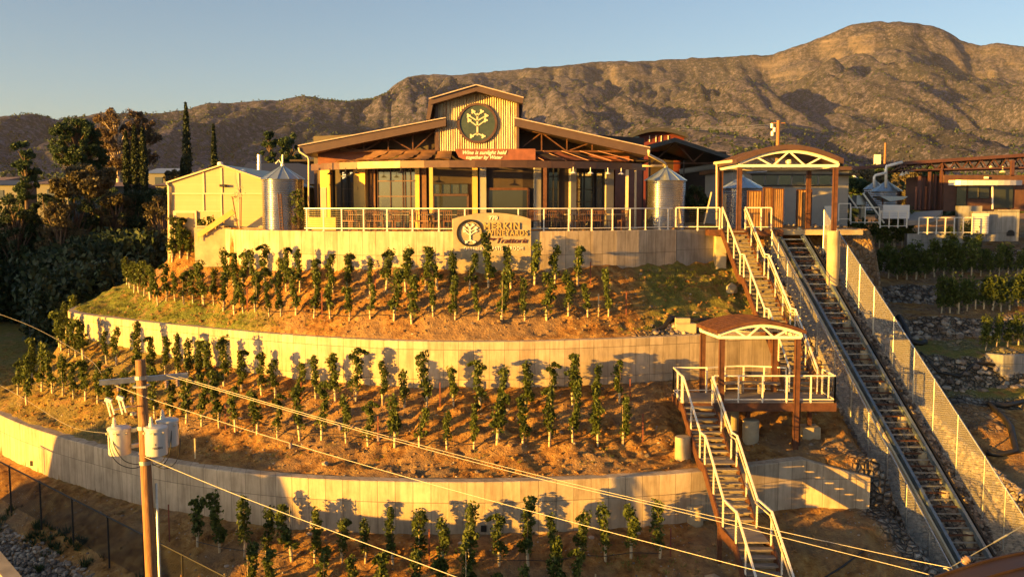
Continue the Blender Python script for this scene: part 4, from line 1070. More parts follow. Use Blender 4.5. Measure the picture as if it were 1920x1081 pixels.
tag(obj('river_stones', stone_mesh(ptsS, 'river_stones', M['stone'], 4)), 'tan and grey river stones filling the bed under the funicular track', 'stones', kind='stuff')
# ================================================================== CHAIN LINK FENCES
def chain_fence(name, label, A, B, hA, hB, posts, postm, wirem, rail_r=.03, step=.085, wr=.0035, n_rail=1):
    A = Vector(A); B = Vector(B); r = empty(name, A-Vector((0, 0, hA)), 0, label, 'fence'); L0 = Vector(r.location); d = B-A; L = Vector((d.x, d.y, 0)).length
    MB().tube([A-L0, B-L0], rail_r, 8).build('top_rail', postm, r)
    m = MB(); n = int(L/step)
    def pt(u, v):                                   # u metres along, v 0..1 of height
        t = u/L; return A+d*t-Vector((0, 0, (hA+(hB-hA)*t)*(1-v)))-L0
    hm = (hA+hB)/2
    for i in range(-int(hm/step), n):
        for sg in (1, -1):
            u0 = i*step; u1 = u0+hm
            v0, v1 = (0, 1) if sg > 0 else (1, 0)
            a0 = max(u0, 0); b0 = min(u1, L)
            if b0-a0 < .05: continue
            fa = (a0-u0)/hm; fb = (b0-u0)/hm
            m.bar(pt(a0, v0+(v1-v0)*fa), pt(b0, v0+(v1-v0)*fb), wr*2)
    m.build('chain_link_mesh', wirem, r)
    for t in posts:
        p = A+d*t-L0; hh = hA+(hB-hA)*t
        MB().lathe([(0, .05), (rail_r*.9, .03), (rail_r*1.1, 0), (rail_r*1.1, -hh-.3)], 10, p).build('post', postm, r)
    return r
MESHM = simple('zinc wire mesh', (.42, .39, .34), .5, .15, .1, 6)
def tpar(A, B, px_):
    best = min(((abs(pix(A.lerp(B, t/400))[0]-px_), t/400) for t in range(-40, 500))); return best[1]
A, B = P(1545, 393, 45.6), P(1885, 914, 33.96); B2 = A+(B-A)*1.2
chain_fence('chain_link_fence', 'tall galvanised chain link fence along the right side of the funicular', A, B2, 1.9, 2.5, [tpar(A, B2, x) for x in (1546, 1569, 1590, 1613, 1640, 1677, 1715, 1752, 1797, 1847, 1886, 1925)], M['galv'], MESHM)
A, B = P(1447, 432, 45.3), P(1744, 989, 33.0); B2 = A+(B-A)*1.12
chain_fence('chain_link_fence', 'galvanised chain link fence between the stairs and the funicular track', A, B2, 1.1, 2.6, [tpar(A, B2, x) for x in (1448, 1460, 1477, 1502, 1533, 1566, 1597, 1630, 1664, 1701, 1744, 1785)], M['galv'], MESHM)
# ================================================================== BUILDINGS BEHIND RIGHT
rb = empty('red_winery_hall', (P(1225, 270, 75).x, 80, -2), 0, 'dark red hall with a black arched roof behind the restaurant', 'building'); L0 = Vector(rb.location)
mb = MB(); n = 16; pl = [P(1168+122*i/n, 262-26*math.sin(math.pi*(.13+.74*i/n))**1.0+8*(1-i/n), 78) for i in range(n+1)]
pl2 = [p-Vector((0, 0, .28)) for p in pl]
mb.prism([p-L0 for p in pl+pl2[::-1]], (-1.0, 16, 0)); mb.build('roof', M['roofdark'], rb)
blk(rb, 1196, 1283, 249, 420, 79, 12, 'wall', M['redwall'])
for k, x in enumerate((1218, 1230, 1240, 1253)): blk(rb, x-.8, x+.8, 254, 266, 78.9, .1, 'wall_light', M['white'])
blk(rb, 1180, 1199, 256, 280, 78.95, .1, 'window', M['glass'])
bb = empty('black_roofed_shed', (P(1290, 300, 62).x, 64, -2), 0, 'open shed with a black gable roof between the restaurant and the pavilion', 'building'); L0 = Vector(bb.location)
for lp_ in ([(1203, 275), (1266, 258), (1370, 292), (1368, 299), (1266, 266), (1212, 281)],):
    MB().prism([P(x, y, 60)-L0 for x, y in lp_], (0, 12, 0)).build('roof', M['roofdark'], bb)
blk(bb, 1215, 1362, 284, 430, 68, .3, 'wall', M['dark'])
mb = MB(); T_ = lambda x, y: P(x, y, 61)-L0
for a, b in (((1225, 305), (1262, 270)), ((1270, 270), (1300, 303)), ((1300, 303), (1320, 285)), ((1215, 306), (1360, 306))): mb.bar(T_(*a), T_(*b), .08)
mb.build('truss', M['rust'], bb)
for x in (1216, 1280, 1341): blk(bb, x, x+4, 300, 432, 61, .2, 'post', M['dark'])
blk(bb, 1262, 1276, 300, 425, 67.6, .2, 'wall_panel', M['redwall'])
MB().tube([P(1275, 322, 62)-L0, P(1340, 312, 62)-L0], .18).build('duct', M['greywall'], bb)
# right red shed
rs = empty('red_truss_shed', (P(1800, 350, 66).x, 66, -2), 0, 'rust red open shed with long truss roof and dark timber front at the far right', 'building'); L0 = Vector(rs.location)
def RT(x, y, Y=62): return P(x, y, Y)-L0
MB().prism([RT(1692, 303), RT(2040, 280), RT(2040, 286), RT(1692, 309)], (0, 9, 0)).build('roof', M['redpaint'], rs)
mb = MB(); xs2 = [1700+i*24 for i in range(14)]; top_ = lambda x: 309-(x-1692)*.066
for Yt in (62.3, 66):
    k = 62/Yt; tr_ = lambda x, y: P(960+(x-960)*k, 387+(y-387)*k, Yt)-L0
    mb.bar(tr_(1690, 319), tr_(2040, 311), .1)
    for i, x in enumerate(xs2[:-1]):
        mb.bar(tr_(x, top_(x)), tr_(x+12, 318-(x-1690)*.02), .06); mb.bar(tr_(x+12, 318-(x-1690)*.02), tr_(x+24, top_(x+24)), .06)
mb.build('truss', M['redpaint'], rs)
mb = MB(); 
for k in range(5): mb.bar(RT(1690+k*2, 312), P(1666+k*12, 325-k*2, 67)-L0, .1)
mb.build('purlin', M['redpaint'], rs)
for i, (x, yt) in enumerate(((1722, 330), (1730, 333), (1741, 322), (1751, 326), (1763, 305), (1768, 308))):
    blk(rs, x, x+5.5, yt, 393, 62.2 + (.4 if i % 2 else 0), .3, 'column', M['redpaint'])
blk(rs, 1717, 1762, 350, 393, 64.5, .2, 'wall', simple('sunlit red wood siding', (.42, .16, .09), .7, 0, .25, 3))  # lit orange tone of this wall is put into its base colour
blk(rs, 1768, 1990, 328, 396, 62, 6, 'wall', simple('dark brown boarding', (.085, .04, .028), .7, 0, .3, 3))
blk(rs, 1896, 1903, 300, 330, 62, .2, 'column', M['redpaint'])
mb = MB(); 
for i in range(12):
    a = 1780+135*i/12; b = 1780+135*(i+1)/12; s1 = 1.3*math.sin(math.pi*i/12)**.5; s2_ = 1.3*math.sin(math.pi*(i+1)/12)**.5
    mb.bar(P(a, 342.5, 61.6-s1)-L0, P(b, 342.5, 61.6-s2_)-L0, .12, .32)
mb.build('curved_awning', M['white'], rs)
blk(rs, 1793, 1812, 350, 390, 61.9, .05, 'window', M['glass2']); g = blk(rs, 1815, 1855, 350, 372, 61.9, .05, 'window', M['glass']); blk(rs, 1862, 1900, 350, 390, 61.9, .05, 'window', M['glass'])
MB().tube([RT(1861, 346, 61), RT(1861, 392, 61)], .06).build('awning_post', M['white'], rs)
blk(rs, 1846, 1854, 331, 335, 61.8, .1, 'flood_lamp', M['white'])
for x, y in ((1718, 312), (1709, 319), (1700, 323), (1692, 326), (1786, 313), (1857, 313), (1880, 320)):
    MB().lathe([(.22, -.12), (.1, .06), (.03, .1), (.03, .3)], 12, RT(x, y, 63)).build('hanging_lamp', M['white'], rs)
mb = MB(); mb.tube([RT(1692, 304, 61.8), RT(1662, 312, 61.8), RT(1661, 317, 61.8), RT(1661, 352, 61.8)], .1); mb.build('downpipe', M['white'], rs, True)
mb = MB(); mb.tube([RT(1661, 324, 61.7), RT(1641, 329, 61.7), RT(1639, 332, 61.7), RT(1639, 352, 61.7)], .09); mb.build('downpipe', M['white'], rs, True)
tank((P(1640, 392, 66).x, 66, P(1640, 394, 66).z), .75, 1.5, .5, 'smaller corrugated tank with pale sunlit body left of its twin by the red shed', 32, .12)
tank((P(1661, 392, 63.5).x, 63.5, P(1661, 394, 63.5).z), .95, 1.3, .65, 'wider corrugated tank with grey cone roof just left of the red shed', 32, .12)
cw = empty('concrete_retaining_wall', (P(1850, 430, 58).x, 58, -3), 0, 'board marked grey concrete wall with an arched opening below the red shed', 'retaining wall'); L0 = Vector(cw.location)
def cwall(x0, x1, y0, y1, Y, m, name='wall', dp=.4):
    a = P(x0, y1, Y); b = P(x1, y0, Y); mb = MB(); mb.uv = []
    vs = [(a.x, Y, a.z), (b.x, Y, a.z), (b.x, Y, b.z), (a.x, Y, b.z), (a.x, Y+dp, a.z), (b.x, Y+dp, a.z), (b.x, Y+dp, b.z), (a.x, Y+dp, b.z)]
    mb.v = [tuple(Vector(v)-L0) for v in vs]; mb.uv = [(v[0]-a.x, v[2]-a.z+1) for v in vs]
    mb.f = [(0, 1, 2, 3), (5, 4, 7, 6), (3, 2, 6, 7), (4, 0, 3, 7), (1, 5, 6, 2)]; return mb.build(name, m, cw)
cwall(1822, 1912, 396, 452, 58, M['conc2']); cwall(1795, 1842, 386, 440, 59, M['conc2'], 'side_wall'); cwall(1700, 1830, 438, 470, 57.7, M['conc2'], 'footing_wall'); cwall(1870, 1912, 393, 397, 58.0, M['conc2'], 'parapet')
mb = MB(); a = P(1895, 442, 57.94); w_ = P(1902, 442, 57.94).x-a.x; hh = P(1895, 431, 57.94).z-a.z
pl = [(a.x-w_, 57.93, a.z), (a.x+w_, 57.93, a.z)]+[(a.x+w_*math.cos(t), 57.93, a.z+hh*.4+hh*.6*math.sin(t)) for t in np.linspace(0, math.pi, 10)]
mb.prism([Vector(p)-L0 for p in pl], (0, .05, 0)); mb.build('arched_opening', M['black'], cw)
o = empty('siding_screen', P(1838, 438, 57.5), 0, 'white horizontal siding screen in front of the concrete wall at far right', 'screen'); L0 = Vector(o.location)
blk(o, 1822, 1855, 400, 438, 57.5, .08, 'panel', M['whitemet'])
mb = MB(); 
for k in range(9): mb.box(P(1838.5, 402+k*4.3, 57.46)-L0, (1.14, .03, .02))
mb.build('batten', M['greywall'], o)
def simple_rail(label, p0, p1, n, m='white'):
    r = empty('terrace_railing', p0, 0, label, 'railing', 'railings of the far right terrace'); L0 = Vector(p0); d = Vector(p1)-L0
    railing_parts(r, [Vector((0, 0, 0)), d], [d*(i/n) for i in range(n+1)], .95, .05, 5)
def gp(x, y, Y): return P(x, y, Y)
simple_rail('white cable railing above the far right vines, right of the grey paving', gp(1722, 437, 57.0), gp(1822, 437, 57.0), 6)
simple_rail('white railing in front of the blue grey bin, short middle piece', gp(1650, 425, 57), gp(1700, 425, 57), 3)
simple_rail('white railing just right of the pavilion in front of the conveyor', gp(1595, 418, 57), gp(1648, 418, 57), 2)
simple_rail('white railing at the extreme right edge of the terrace by the pavilion pier', gp(1572, 412, 55), gp(1594, 412, 55), 1)
# equipment
eq = empty('grape_conveyor', P(1640, 412, 59), 0, 'grey machine with hopper and slanting conveyor belt behind the railing', 'machine'); L0 = Vector(eq.location)
blk(eq, 1606, 1624, 366, 384, 59, .8, 'hopper', M['galv']); mb = MB(); mb.bar(P(1621, 362, 59)-L0, P(1662, 418, 58.6)-L0, .4, .35); mb.build('conveyor_belt', M['black'], eq)
blk(eq, 1614, 1622, 384, 412, 59.2, .4, 'stand', M['trim']); mb = MB(); mb.bar(P(1618, 362, 58.7)-L0, P(1658, 418, 58.3)-L0, .06, .1); mb.build('side_rail', M['galv'], eq)
sp_ = empty('solar_collector', P(1585, 395, 57.5), 0, 'tilted dark panel with a white edge behind the right post of the pavilion', 'panel'); L0 = Vector(sp_.location)
MB().prism([P(1574, 346, 57.5)-L0, P(1578, 348, 57.5)-L0, P(1607, 391, 57.5)-L0, P(1574, 391, 57.5)-L0], (0, 1.5, 0)).build('panel', M['solar'], sp_)
mb = MB(); mb.bar(P(1575, 345, 57.4)-L0, P(1608, 391, 57.4)-L0, .1, .08); mb.build('edge_trim', M['white'], sp_)
bi = empty('press_canopy', P(1680, 380, 60), 0, 'small flat blue grey canopy on thin posts beside the far tanks', 'canopy'); L0 = Vector(bi.location)
MB().prism([P(1650, 368, 60)-L0, P(1703, 368, 60)-L0, P(1694, 374, 60)-L0, P(1668, 377, 60)-L0], (0, 1.4, 0)).build('roof', M['galv'], bi)
for x in (1655, 1699): MB().tube([P(x, 369, 60.2)-L0, P(x, 392, 60.2)-L0], .05).build('post', M['rust'], bi)
o = MB().box((0, 0, 0), (1.65, 1.2, .85)); bn_ = o.build('grape_bin', M['whitemet']); bn_.location = P(1673, 397, 58.6); tag(bn_, 'pale blue grey bin below the small flat canopy at right', 'bin')
# paving apron
mb = MB(); pl = [P(1695, 398, 60), P(1768, 394, 60), P(1762, 402, 58.6), P(1735, 412, 57.8), P(1695, 414, 57.6)]
mb.prism(pl, (0, 0, -.3)); tag(mb.build('paved_ramp', M['gravel']), kind='structure')
# ================================================================== POLES
def wire_pole(x, y0, y1, Y, label, r=.14, arm=None):
    p = P(x, y1, Y); q = P(x, y0, Y); q.x = p.x; o = empty('utility_pole', p, 0, label, 'utility pole')
    MB().tube([(0, 0, 0), (0, 0, q.z-p.z)], [r, r*.75], 10).build('pole', M['polewood'], o)
    return o, q-p
o, tp = wire_pole(1457, 226, 330, 150, 'distant wooden utility pole with small transformers on the slope behind the pavilion', .35)
for dx, dz in ((-1.0, -1.0), (-.6, -1.6), (-.9, -2.2)): MB().lathe([(0, .5), (.25, .5), (.25, -.2), (0, -.2)], 10, tp+Vector((dx, 0, dz))).build('transformer', M['white'], o)
MB().box(tp+Vector((0, 0, -.4)), (2.2, .15, .15)).build('crossarm', M['polewood'], o)
o, tp = wire_pole(1658, 268, 330, 150, 'thin pale distant pole above the far tanks', .2)
o, tp = wire_pole(1588, 331, 378, 90, 'short brown pole left of the lamp pole behind the collector', .16)
o, tp = wire_pole(1599, 334, 378, 88, 'short brown pole carrying a white lamp behind the collector', .16)
MB().lathe([(0, .3), (.2, .2), (.45, -.1), (0, -.2)], 12, tp).build('lamp_head', M['white'], o)
o, tp = wire_pole(1644, 300, 330, 140, 'thin far lamp post with a pale box at its top', .1); MB().box(tp, (.9, .4, 1.6)).build('lamp_head', M['white'], o)
mb = MB(); mb.tube([P(1450, 232, 150), P(1380, 238, 170), P(1270, 240, 200)], .025, 5); mb.tube([P(1450, 236, 150), P(1380, 242, 170), P(1270, 243, 200)], .025, 5); tag(mb.build('distant_power_line', M['galv']), 'thin distant power wires running left from the far utility pole', 'cable')
# ================================================================== FOLIAGE
def leaf_cloud(name, centers, m, per, size, spread, seed=1, up=.0, sides=2, flat=.45):
    """centers: array (n,3+1) with radius in col 3; leaves = bent quads"""
    rng = np.random.RandomState(seed); C_ = np.asarray(centers, float)
    idx = np.repeat(np.arange(len(C_)), per); n = len(idx)
    d = rng.normal(size=(n, 3)); d /= np.linalg.norm(d, axis=1)[:, None]
    r = rng.uniform(.25, 1, n)**.5
    p = C_[idx, :3] + d*(C_[idx, 3]*r*spread)[:, None]
    a = rng.normal(size=(n, 3)); a[:, 2] += up; a /= np.linalg.norm(a, axis=1)[:, None]
    b = np.cross(a, rng.normal(size=(n, 3))); b /= np.linalg.norm(b, axis=1)[:, None]
    nn = np.cross(a, b); s = size*rng.uniform(.6, 1.35, n)[:, None]
    v0 = p - a*s; v1 = p + b*s*flat*1.3 + nn*s*.18; v2 = p + a*s; v3 = p - b*s*flat*1.3 + nn*s*.18
    V = np.stack([v0, v1, v2, v3], 1).reshape(-1, 3)
    me = bpy.data.meshes.new(name); me.vertices.add(len(V)); me.vertices.foreach_set('co', V.ravel())
    me.loops.add(n*4); me.loops.foreach_set('vertex_index', np.arange(n*4)); me.polygons.add(n)
    me.polygons.foreach_set('loop_start', np.arange(0, n*4, 4)); me.polygons.foreach_set('loop_total', np.full(n, 4))
    me.update(); me.validate(); me.materials.append(m); return me
# ---- vines
def vine_meshes(seed, big=False):
    rnd = random.Random(seed); cs = []; top = rnd.uniform(1.5, 1.95); x = y = 0; z = .5
    while z < top:
        x += rnd.uniform(-.05, .05); y += rnd.uniform(-.05, .05); w_ = rnd.uniform(.08, .25)*(1.9 if big else 1)
        cs.append((x, y, z, w_))
        if rnd.random() < .35: cs.append((x+rnd.uniform(-.22, .22), y+rnd.uniform(-.2, .2), z+rnd.uniform(-.03, .08), .1))
        z += .085
    if rnd.random() < .5:
        sg = rnd.choice((-1, 1))
        for k in range(4): cs.append((x+sg*(.08+.075*k), y, top-.05-.01*k*k, .06))
    f = leaf_cloud('foliage', cs, MAT['vine'], 31 if not big else 40, .062 if not big else .075, 1.0, seed, .2)
    mb = MB(); mb.tube([(0, 0, .45), (cs[len(cs)//2][0]*.6, 0, 1.0), (x, y, top-.1)], [.014, .01, .006], 5)
    return f, mb.mesh('stem', MAT['bark'])
VM = [vine_meshes(100+i) for i in range(9)]; VB = [vine_meshes(300+i, True) for i in range(5)]
TB = MB().lathe([(.045, 0), (.05, .52), (.043, .52), (.04, .1)], 10).mesh('grow_tube', MAT['tube'], True)
STK = MB().box((0, 0, .8), (.014, .014, 1.6)).mesh('bamboo_stake', MAT['tube'])
nv_count = 0; rv = random.Random(11)
def vine(p, label, group, big=False, hs=1.0, tube=True):
    global nv_count; nv_count += 1
    r = empty('grapevine', p, rv.uniform(0, 6.28), label, 'grapevine', group)
    k = rv.uniform(.88, 1.25)*hs; r.scale = (k*rv.uniform(.75, 1.12), k*rv.uniform(.75, 1.12), k)
    f, s = rv.choice(VB if big else VM); obj('foliage', f, r); obj('stem', s, r)
    t = obj('grow_tube', TB, r); t.rotation_euler = (rv.uniform(-.09, .09), rv.uniform(-.09, .09), 0)
    if rv.random() < .25: obj('support_stake', STK, r, (.06, .03, 0))
    return r
def rowpt(px_, Yf):
    X = (px_-CX)/F*42
    for _ in range(25):
        Y = float(Yf(X)); Z = h(X, Y); X = .5*X+.5*XP(px_, Y, Z)
    return Vector((X, float(Yf(X)), h(X, float(Yf(X)))))
adj = ['', 'leafy ', 'slender ', 'bushy ']
def vrow(pxs, Yf, rname, group, **kw):
    pts = []
    for i, px_ in enumerate(pxs):
        p = rowpt(px_, Yf); p.z -= .02
        o_ = (ords[i] if i < len(ords) else str(i+1))
        vine(p, 'grapevine in cream tube, %s from left, %s' % (o_, rname), group, **kw); pts.append(p)
    return pts
r1a = [282, 296, 310, 323, 338, 352, 370, 388, 405, 426, 439, 456, 478, 498, 517, 537, 562, 590, 624, 652, 693, 724, 761, 798, 820, 848, 880, 916, 958, 1002, 1040, 1083]
r1b = [213, 220, 227, 235, 243, 251, 260, 270, 282, 296, 312, 328, 345, 362, 382, 401, 419, 439, 456, 479, 505, 527, 555, 589, 619, 655, 694, 739, 772, 812, 853, 897, 940, 984, 1025, 1066, 1102, 1141]
r2a = [76, 88, 101, 115, 129, 142, 156, 200, 218, 262, 286, 310, 331, 354, 372, 397, 420, 453, 490, 516, 556, 592, 629, 667, 718, 758, 800, 851, 901, 940, 987, 1033, 1074, 1118, 1161]
r2b = [2, 16, 30, 45, 60, 78, 98, 118, 138, 160, 183, 207, 232, 262, 290, 320, 349, 378, 411, 441, 482, 520, 562, 603, 649, 690, 740, 786, 838, 888, 932, 980, 1030, 1074, 1121, 1168]
r3a = [370, 412, 459, 499, 547, 590, 642, 685, 737, 786, 832, 882, 936, 990, 1037, 1088, 1135, 1183, 1237]
r3b = [465, 513, 605, 662, 716, 770, 832, 874, 925, 986, 1038, 1086]
Ya = lambda X: (w1(X)-1.25); Yb = lambda X: w1(X)-(w1(X)-w2(X))*.66
Yc = lambda X: w2(X)-(w2(X)-w3(X))*.19; Yd_ = lambda X: w2(X)-(w2(X)-w3(X))*.57
Ye = lambda X: w3(X)-1.6; Yf_ = lambda X: w3(X)-3.4
ROWS = []
for pxs, yf, nm, g in ((r1a, Ya, 'back row of the top terrace', 'vines of the top terrace back row'), (r1b, Yb, 'front row of the top terrace', 'vines of the top terrace front row'),
                       (r2a, Yc, 'back row of the middle terrace', 'vines of the middle terrace back row'), (r2b, Yd_, 'front row of the middle terrace', 'vines of the middle terrace front row'),
                       (r3a, Ye, 'back row below the lowest wall', 'vines below the lowest wall'), (r3b, Yf_, 'nearest row below the lowest wall', 'vines of the nearest row')):
    ROWS.append((nm, vrow(pxs, yf, nm, g, hs=1.0 if pxs is not r1b else .92)))
# left flank, in shade
k = 0
for tfr, xs_f in ((.33, [6, 18, 31, 44, 58, 70, 84]), (.46, [4, 20, 36, 52]), (.74, [3, 17, 33, 50]), (.14, [14, 30, 46, 62, 78, 92, 104])):
    yf = lambda X, t=tfr: w2(X)-(w2(X)-w3(X))*t
    for j, px_ in enumerate(xs_f):
        p = rowpt(px_, yf); k += 1
        vine(p, 'shaded grapevine on the dark left flank, %s counted row by row' % ords[k-1], 'shaded vines on the left flank')
for j, px_ in enumerate([112, 124, 135, 147, 158, 168, 178, 188, 198, 206]):
    Yq = 47.5+j*2.2; X = XP(px_, Yq, -6.5); X = XP(px_, Yq, h(X, Yq)); vine(Vector((X, Yq, h(X, Yq))), 'shaded grapevine running back behind the left end of the middle wall, %s from left' % ords[j], 'vines behind the left end of the middle wall', hs=1.15)
# right shaded terraces
def rvrow(pairs, Y0, nm, g, hs=1.0):
    for j, (px_, dy) in enumerate(pairs):
        Yq = Y0+dy; X = XP(px_, Yq, -4); X = XP(px_, Yq, h(X, Yq)); vine(Vector((X, Yq, h(X, Yq)+.0)), 'full dark grapevine, %s from left, %s' % (ords[j], nm), g, big=True, hs=hs)
def lin(a, b, n): return [a+(b-a)*i/(n-1) for i in range(n)]
rvrow([(x, .12*i) for i, x in enumerate(lin(1592, 1705, 9))], 58.6, 'uppermost hedge row right of the funicular', 'vines of the uppermost right hedge row')
rvrow([(x, .1*i) for i, x in enumerate(lin(1648, 1925, 17))], 54.2, 'second hedge row right of the funicular', 'vines of the second right hedge row')
rvrow([(x, .12*i) for i, x in enumerate(lin(1765, 1925, 11))], 49.0, 'third hedge row right of the funicular', 'vines of the third right hedge row')
rvrow([(x, .12*i) for i, x in enumerate(lin(1848, 1930, 5))], 44.7, 'lowest hedge row right of the funicular', 'vines of the lowest right hedge row', hs=.75)
rvrow([(x, .1*i) for i, x in enumerate(lin(1786, 1830, 3))], 57.6, 'thin row below the far railing', 'vines below the far railing')
# steel posts and drip hoses of the rows
pc = {}
def tpost(px_, yf, hh, label, m='tpost', grp='rusty steel row posts'):
    p = rowpt(px_, yf); mb = MB(); mb.box((0, 0, hh/2), (.05, .012, hh)); mb.box((0, .02, hh/2), (.012, .04, hh)); o = mb.build('row_post', MAT[m]); o.location = p; tag(o, label, 'post', grp)
for px_, yf, hh, nm in ((549, Ya, 1.15, 'back row of the top terrace left part'), (704, Ya, .9, 'back row of the top terrace below the sign'), (1107, Ya, 1.05, 'right end of the back top row'), (1174, Yb, 1.05, 'right end of the front top row'), (604, Yb, 1.2, 'middle of the front top row'), (464, Yb, 1.1, 'left part of the front top row'), (215, Yb, 1.7, 'left end of the front top row'), (226, Yb, 1.75, 'left end of the front top row, inner of the pair'),
                       (404, Yc, 1.0, 'back middle row near the utility pole'), (565, Yc, 1.1, 'back middle row left of centre'), (825, Yc, 1.0, 'back middle row at centre'), (1181, Yc, .95, 'right end of the back middle row'), (423, Yd_, 1.0, 'front middle row at left'), (709, Yd_, 1.1, 'front middle row at centre'), (1205, Yd_, 1.15, 'right end of the front middle row'), (318, Ye, 1.35, 'left end of the row below the lowest wall'), (805, Ye, 1.3, 'row below the lowest wall at centre'), (1257, Ye, 1.0, 'right end of the row below the lowest wall'), (772, Yf_, 1.2, 'nearest row at bottom centre')):
    tpost(px_, yf, hh, 'rusty steel post, ' + nm)
for px_, yf, hh, nm in ((366, lambda X: w3(X)+.9, .8, 'above the lowest wall at left'), (1122, Yb, 1.0, 'between the vines at the right of the top terrace'), (1116, Yf_, 1.2, 'below the lowest wall at right'), (422, Yf_, 1.0, 'below the lowest wall at left')):
    tpost(px_, yf, hh, 'thin pale wooden stake ' + nm, 'tube', 'thin pale stakes')
for nm, pts in ROWS:
    mb = MB(); q = [p+Vector((0, -.06, .22)) for p in pts]; mb.tube(q, .013, 5); tag(mb.build('drip_line', MAT['hose']), 'thin black drip hose strung along the ' + nm, 'hose')
# ---- weeds and grass (stuff)
def tufts(name, pts, m, label, blades=14, hh=.22, seed=2, wd=.012):
    rnd = random.Random(seed); mb = MB()
    for (x, y, z) in pts:
        s = rnd.uniform(.5, 1.3)
        for k in range(blades):
            a = rnd.uniform(0, 6.28); l = rnd.uniform(.3, 1)*hh*s; r_ = rnd.uniform(.02, .1)*s; dx, dy = math.cos(a), math.sin(a)
            b0 = Vector((x+dx*r_, y+dy*r_, z-.02)); tpt = b0+Vector((dx*l*.6, dy*l*.6, l)); sd_ = Vector((-dy, dx, 0))*wd
            n = len(mb.v); mb.v += [tuple(b0-sd_), tuple(b0+sd_), tuple(tpt)]; mb.f.append((n, n+1, n+2))
    tag(mb.build(name, m), label, kind='stuff')
rg = random.Random(8); pts = []
def scat(n, xa, xb, ya, yb, cond):
    X = np.array([rg.uniform(xa, xb) for _ in range(n)]); Y = np.array([rg.uniform(ya, yb) for _ in range(n)]); ok = cond(X, Y)
    X, Y = X[ok], Y[ok]; Z = H(X, Y); return list(zip(X, Y, Z))
t1f = lambda X, Y: (w1(X)-Y)/np.maximum(w1(X)-w2(X), .5)
clump = lambda X, Y, s, th: fbm(X*.9, Y*.9, 3, s) > th
pts += scat(6500, -23, -8, 37, 50, lambda X, Y: (Y > w2(X)+.5) & (Y < w1(X)) & (t1f(X, Y) > .68) & clump(X, Y, 5, .46))
pts += scat(1600, 4.5, 12, 37.5, 45, lambda X, Y: (Y > w2(X)+.6) & (Y < w1(X)-.5) & clump(X, Y, 6, .5))
pts += scat(1200, -26, 6, 33, 45, lambda X, Y: (Y < w2(X)-.3) & (Y > w3(X)+.6) & clump(X, Y, 7, .6))
pts += scat(900, -3, 10, 24, 31, lambda X, Y: (Y < w3(X)-1) & clump(X, Y, 9, .5))
tufts('weeds', pts, MAT['grass'], 'green and straw coloured weeds on the terrace slopes', 12, .17)
pts = scat(5200, -26, -10, 27, 40, lambda X, Y: (Y < 36.3-.8*(X+20)+.3) & clump(X, Y, 12, .53)); tufts('grass_clumps', pts, leaf('dark bank grass', (.02, .035, .012), (.06, .09, .03), .2), 'dark grass clumps on the gravel bank at bottom left', 22, .3, 3, .022)
# scattered small stones on soil
pts = []
for (n, a) in ((1500, lambda X, Y: (Y < w1(X)-.4) & (Y > w2(X)+.6)), (1500, lambda X, Y: (Y < w2(X)-.2) & (Y > w3(X)+.6)), (1500, lambda X, Y: (Y < w3(X)-.2))):
    pts += [(x, y, z, rg.uniform(.02, .055) if rg.random() < .9 else rg.uniform(.06, .13)) for x, y, z in scat(n, -26, 12.5, 24, 46, a)]
pts += [(x, y, z, rg.uniform(.05, .16)) for x, y, z in scat(700, 6, 11, 38.3, 40.6, lambda X, Y: (Y > w2(X)+.5) & (t1f(X, Y) > .78))]
tag(obj('loose_stones', stone_mesh(pts, 'loose_stones', MAT['stone'], 9)), 'loose pale stones scattered over the terraced soil', 'stones', kind='stuff')
pts = [(x, y, z, rg.uniform(.05, .12)) for x, y, z in scat(9000, -24, -12, 26, 40, lambda X, Y: (Y < 36.3-.8*(X+20)-.6) & (X < -12.5))]
tag(obj('bank_gravel', stone_mesh(pts, 'bank_gravel', MAT['stone'], 10)), 'grey cobbles covering the bank at the bottom left corner', 'stones', kind='stuff')
pts = []
for (n, a) in ((6500, lambda X, Y: (Y < w1(X)-.4) & (Y > w2(X)+.6)), (6500, lambda X, Y: (Y < w2(X)-.2) & (Y > w3(X)+.6)), (4500, lambda X, Y: (Y < w3(X)-.2))):
    pts += [(x, y, z, rg.uniform(.03, .09)*(1.6 if rg.random() < .08 else 1)) for x, y, z in scat(n, -24, 12.5, 26, 48, a)]
tag(obj('soil_clods', stone_mesh(pts, 'soil_clods', MAT['soil'], 19)), 'loose reddish soil clods covering the planted terraces', 'soil', kind='stuff')
XCf = lambda X, Y: X-np.clip(45.5-Y, -4, 18)*.26
pts = [(x, y, z, rg.uniform(.1, .22)) for x, y, z in scat(5200, 16, 34, 36, 60, lambda X, Y: (XCf(X, Y) > 16.6) & (np.gradient(np.array([zright(X, Y), zright(X, Y+.3)]), axis=0)[0] > .12))]
tag(obj('rubble_banks', stone_mesh(pts, 'rubble_banks', MAT['stone'], 11)), 'stacked rubble stone banks between the shaded hedge rows at right', 'stones', kind='stuff')
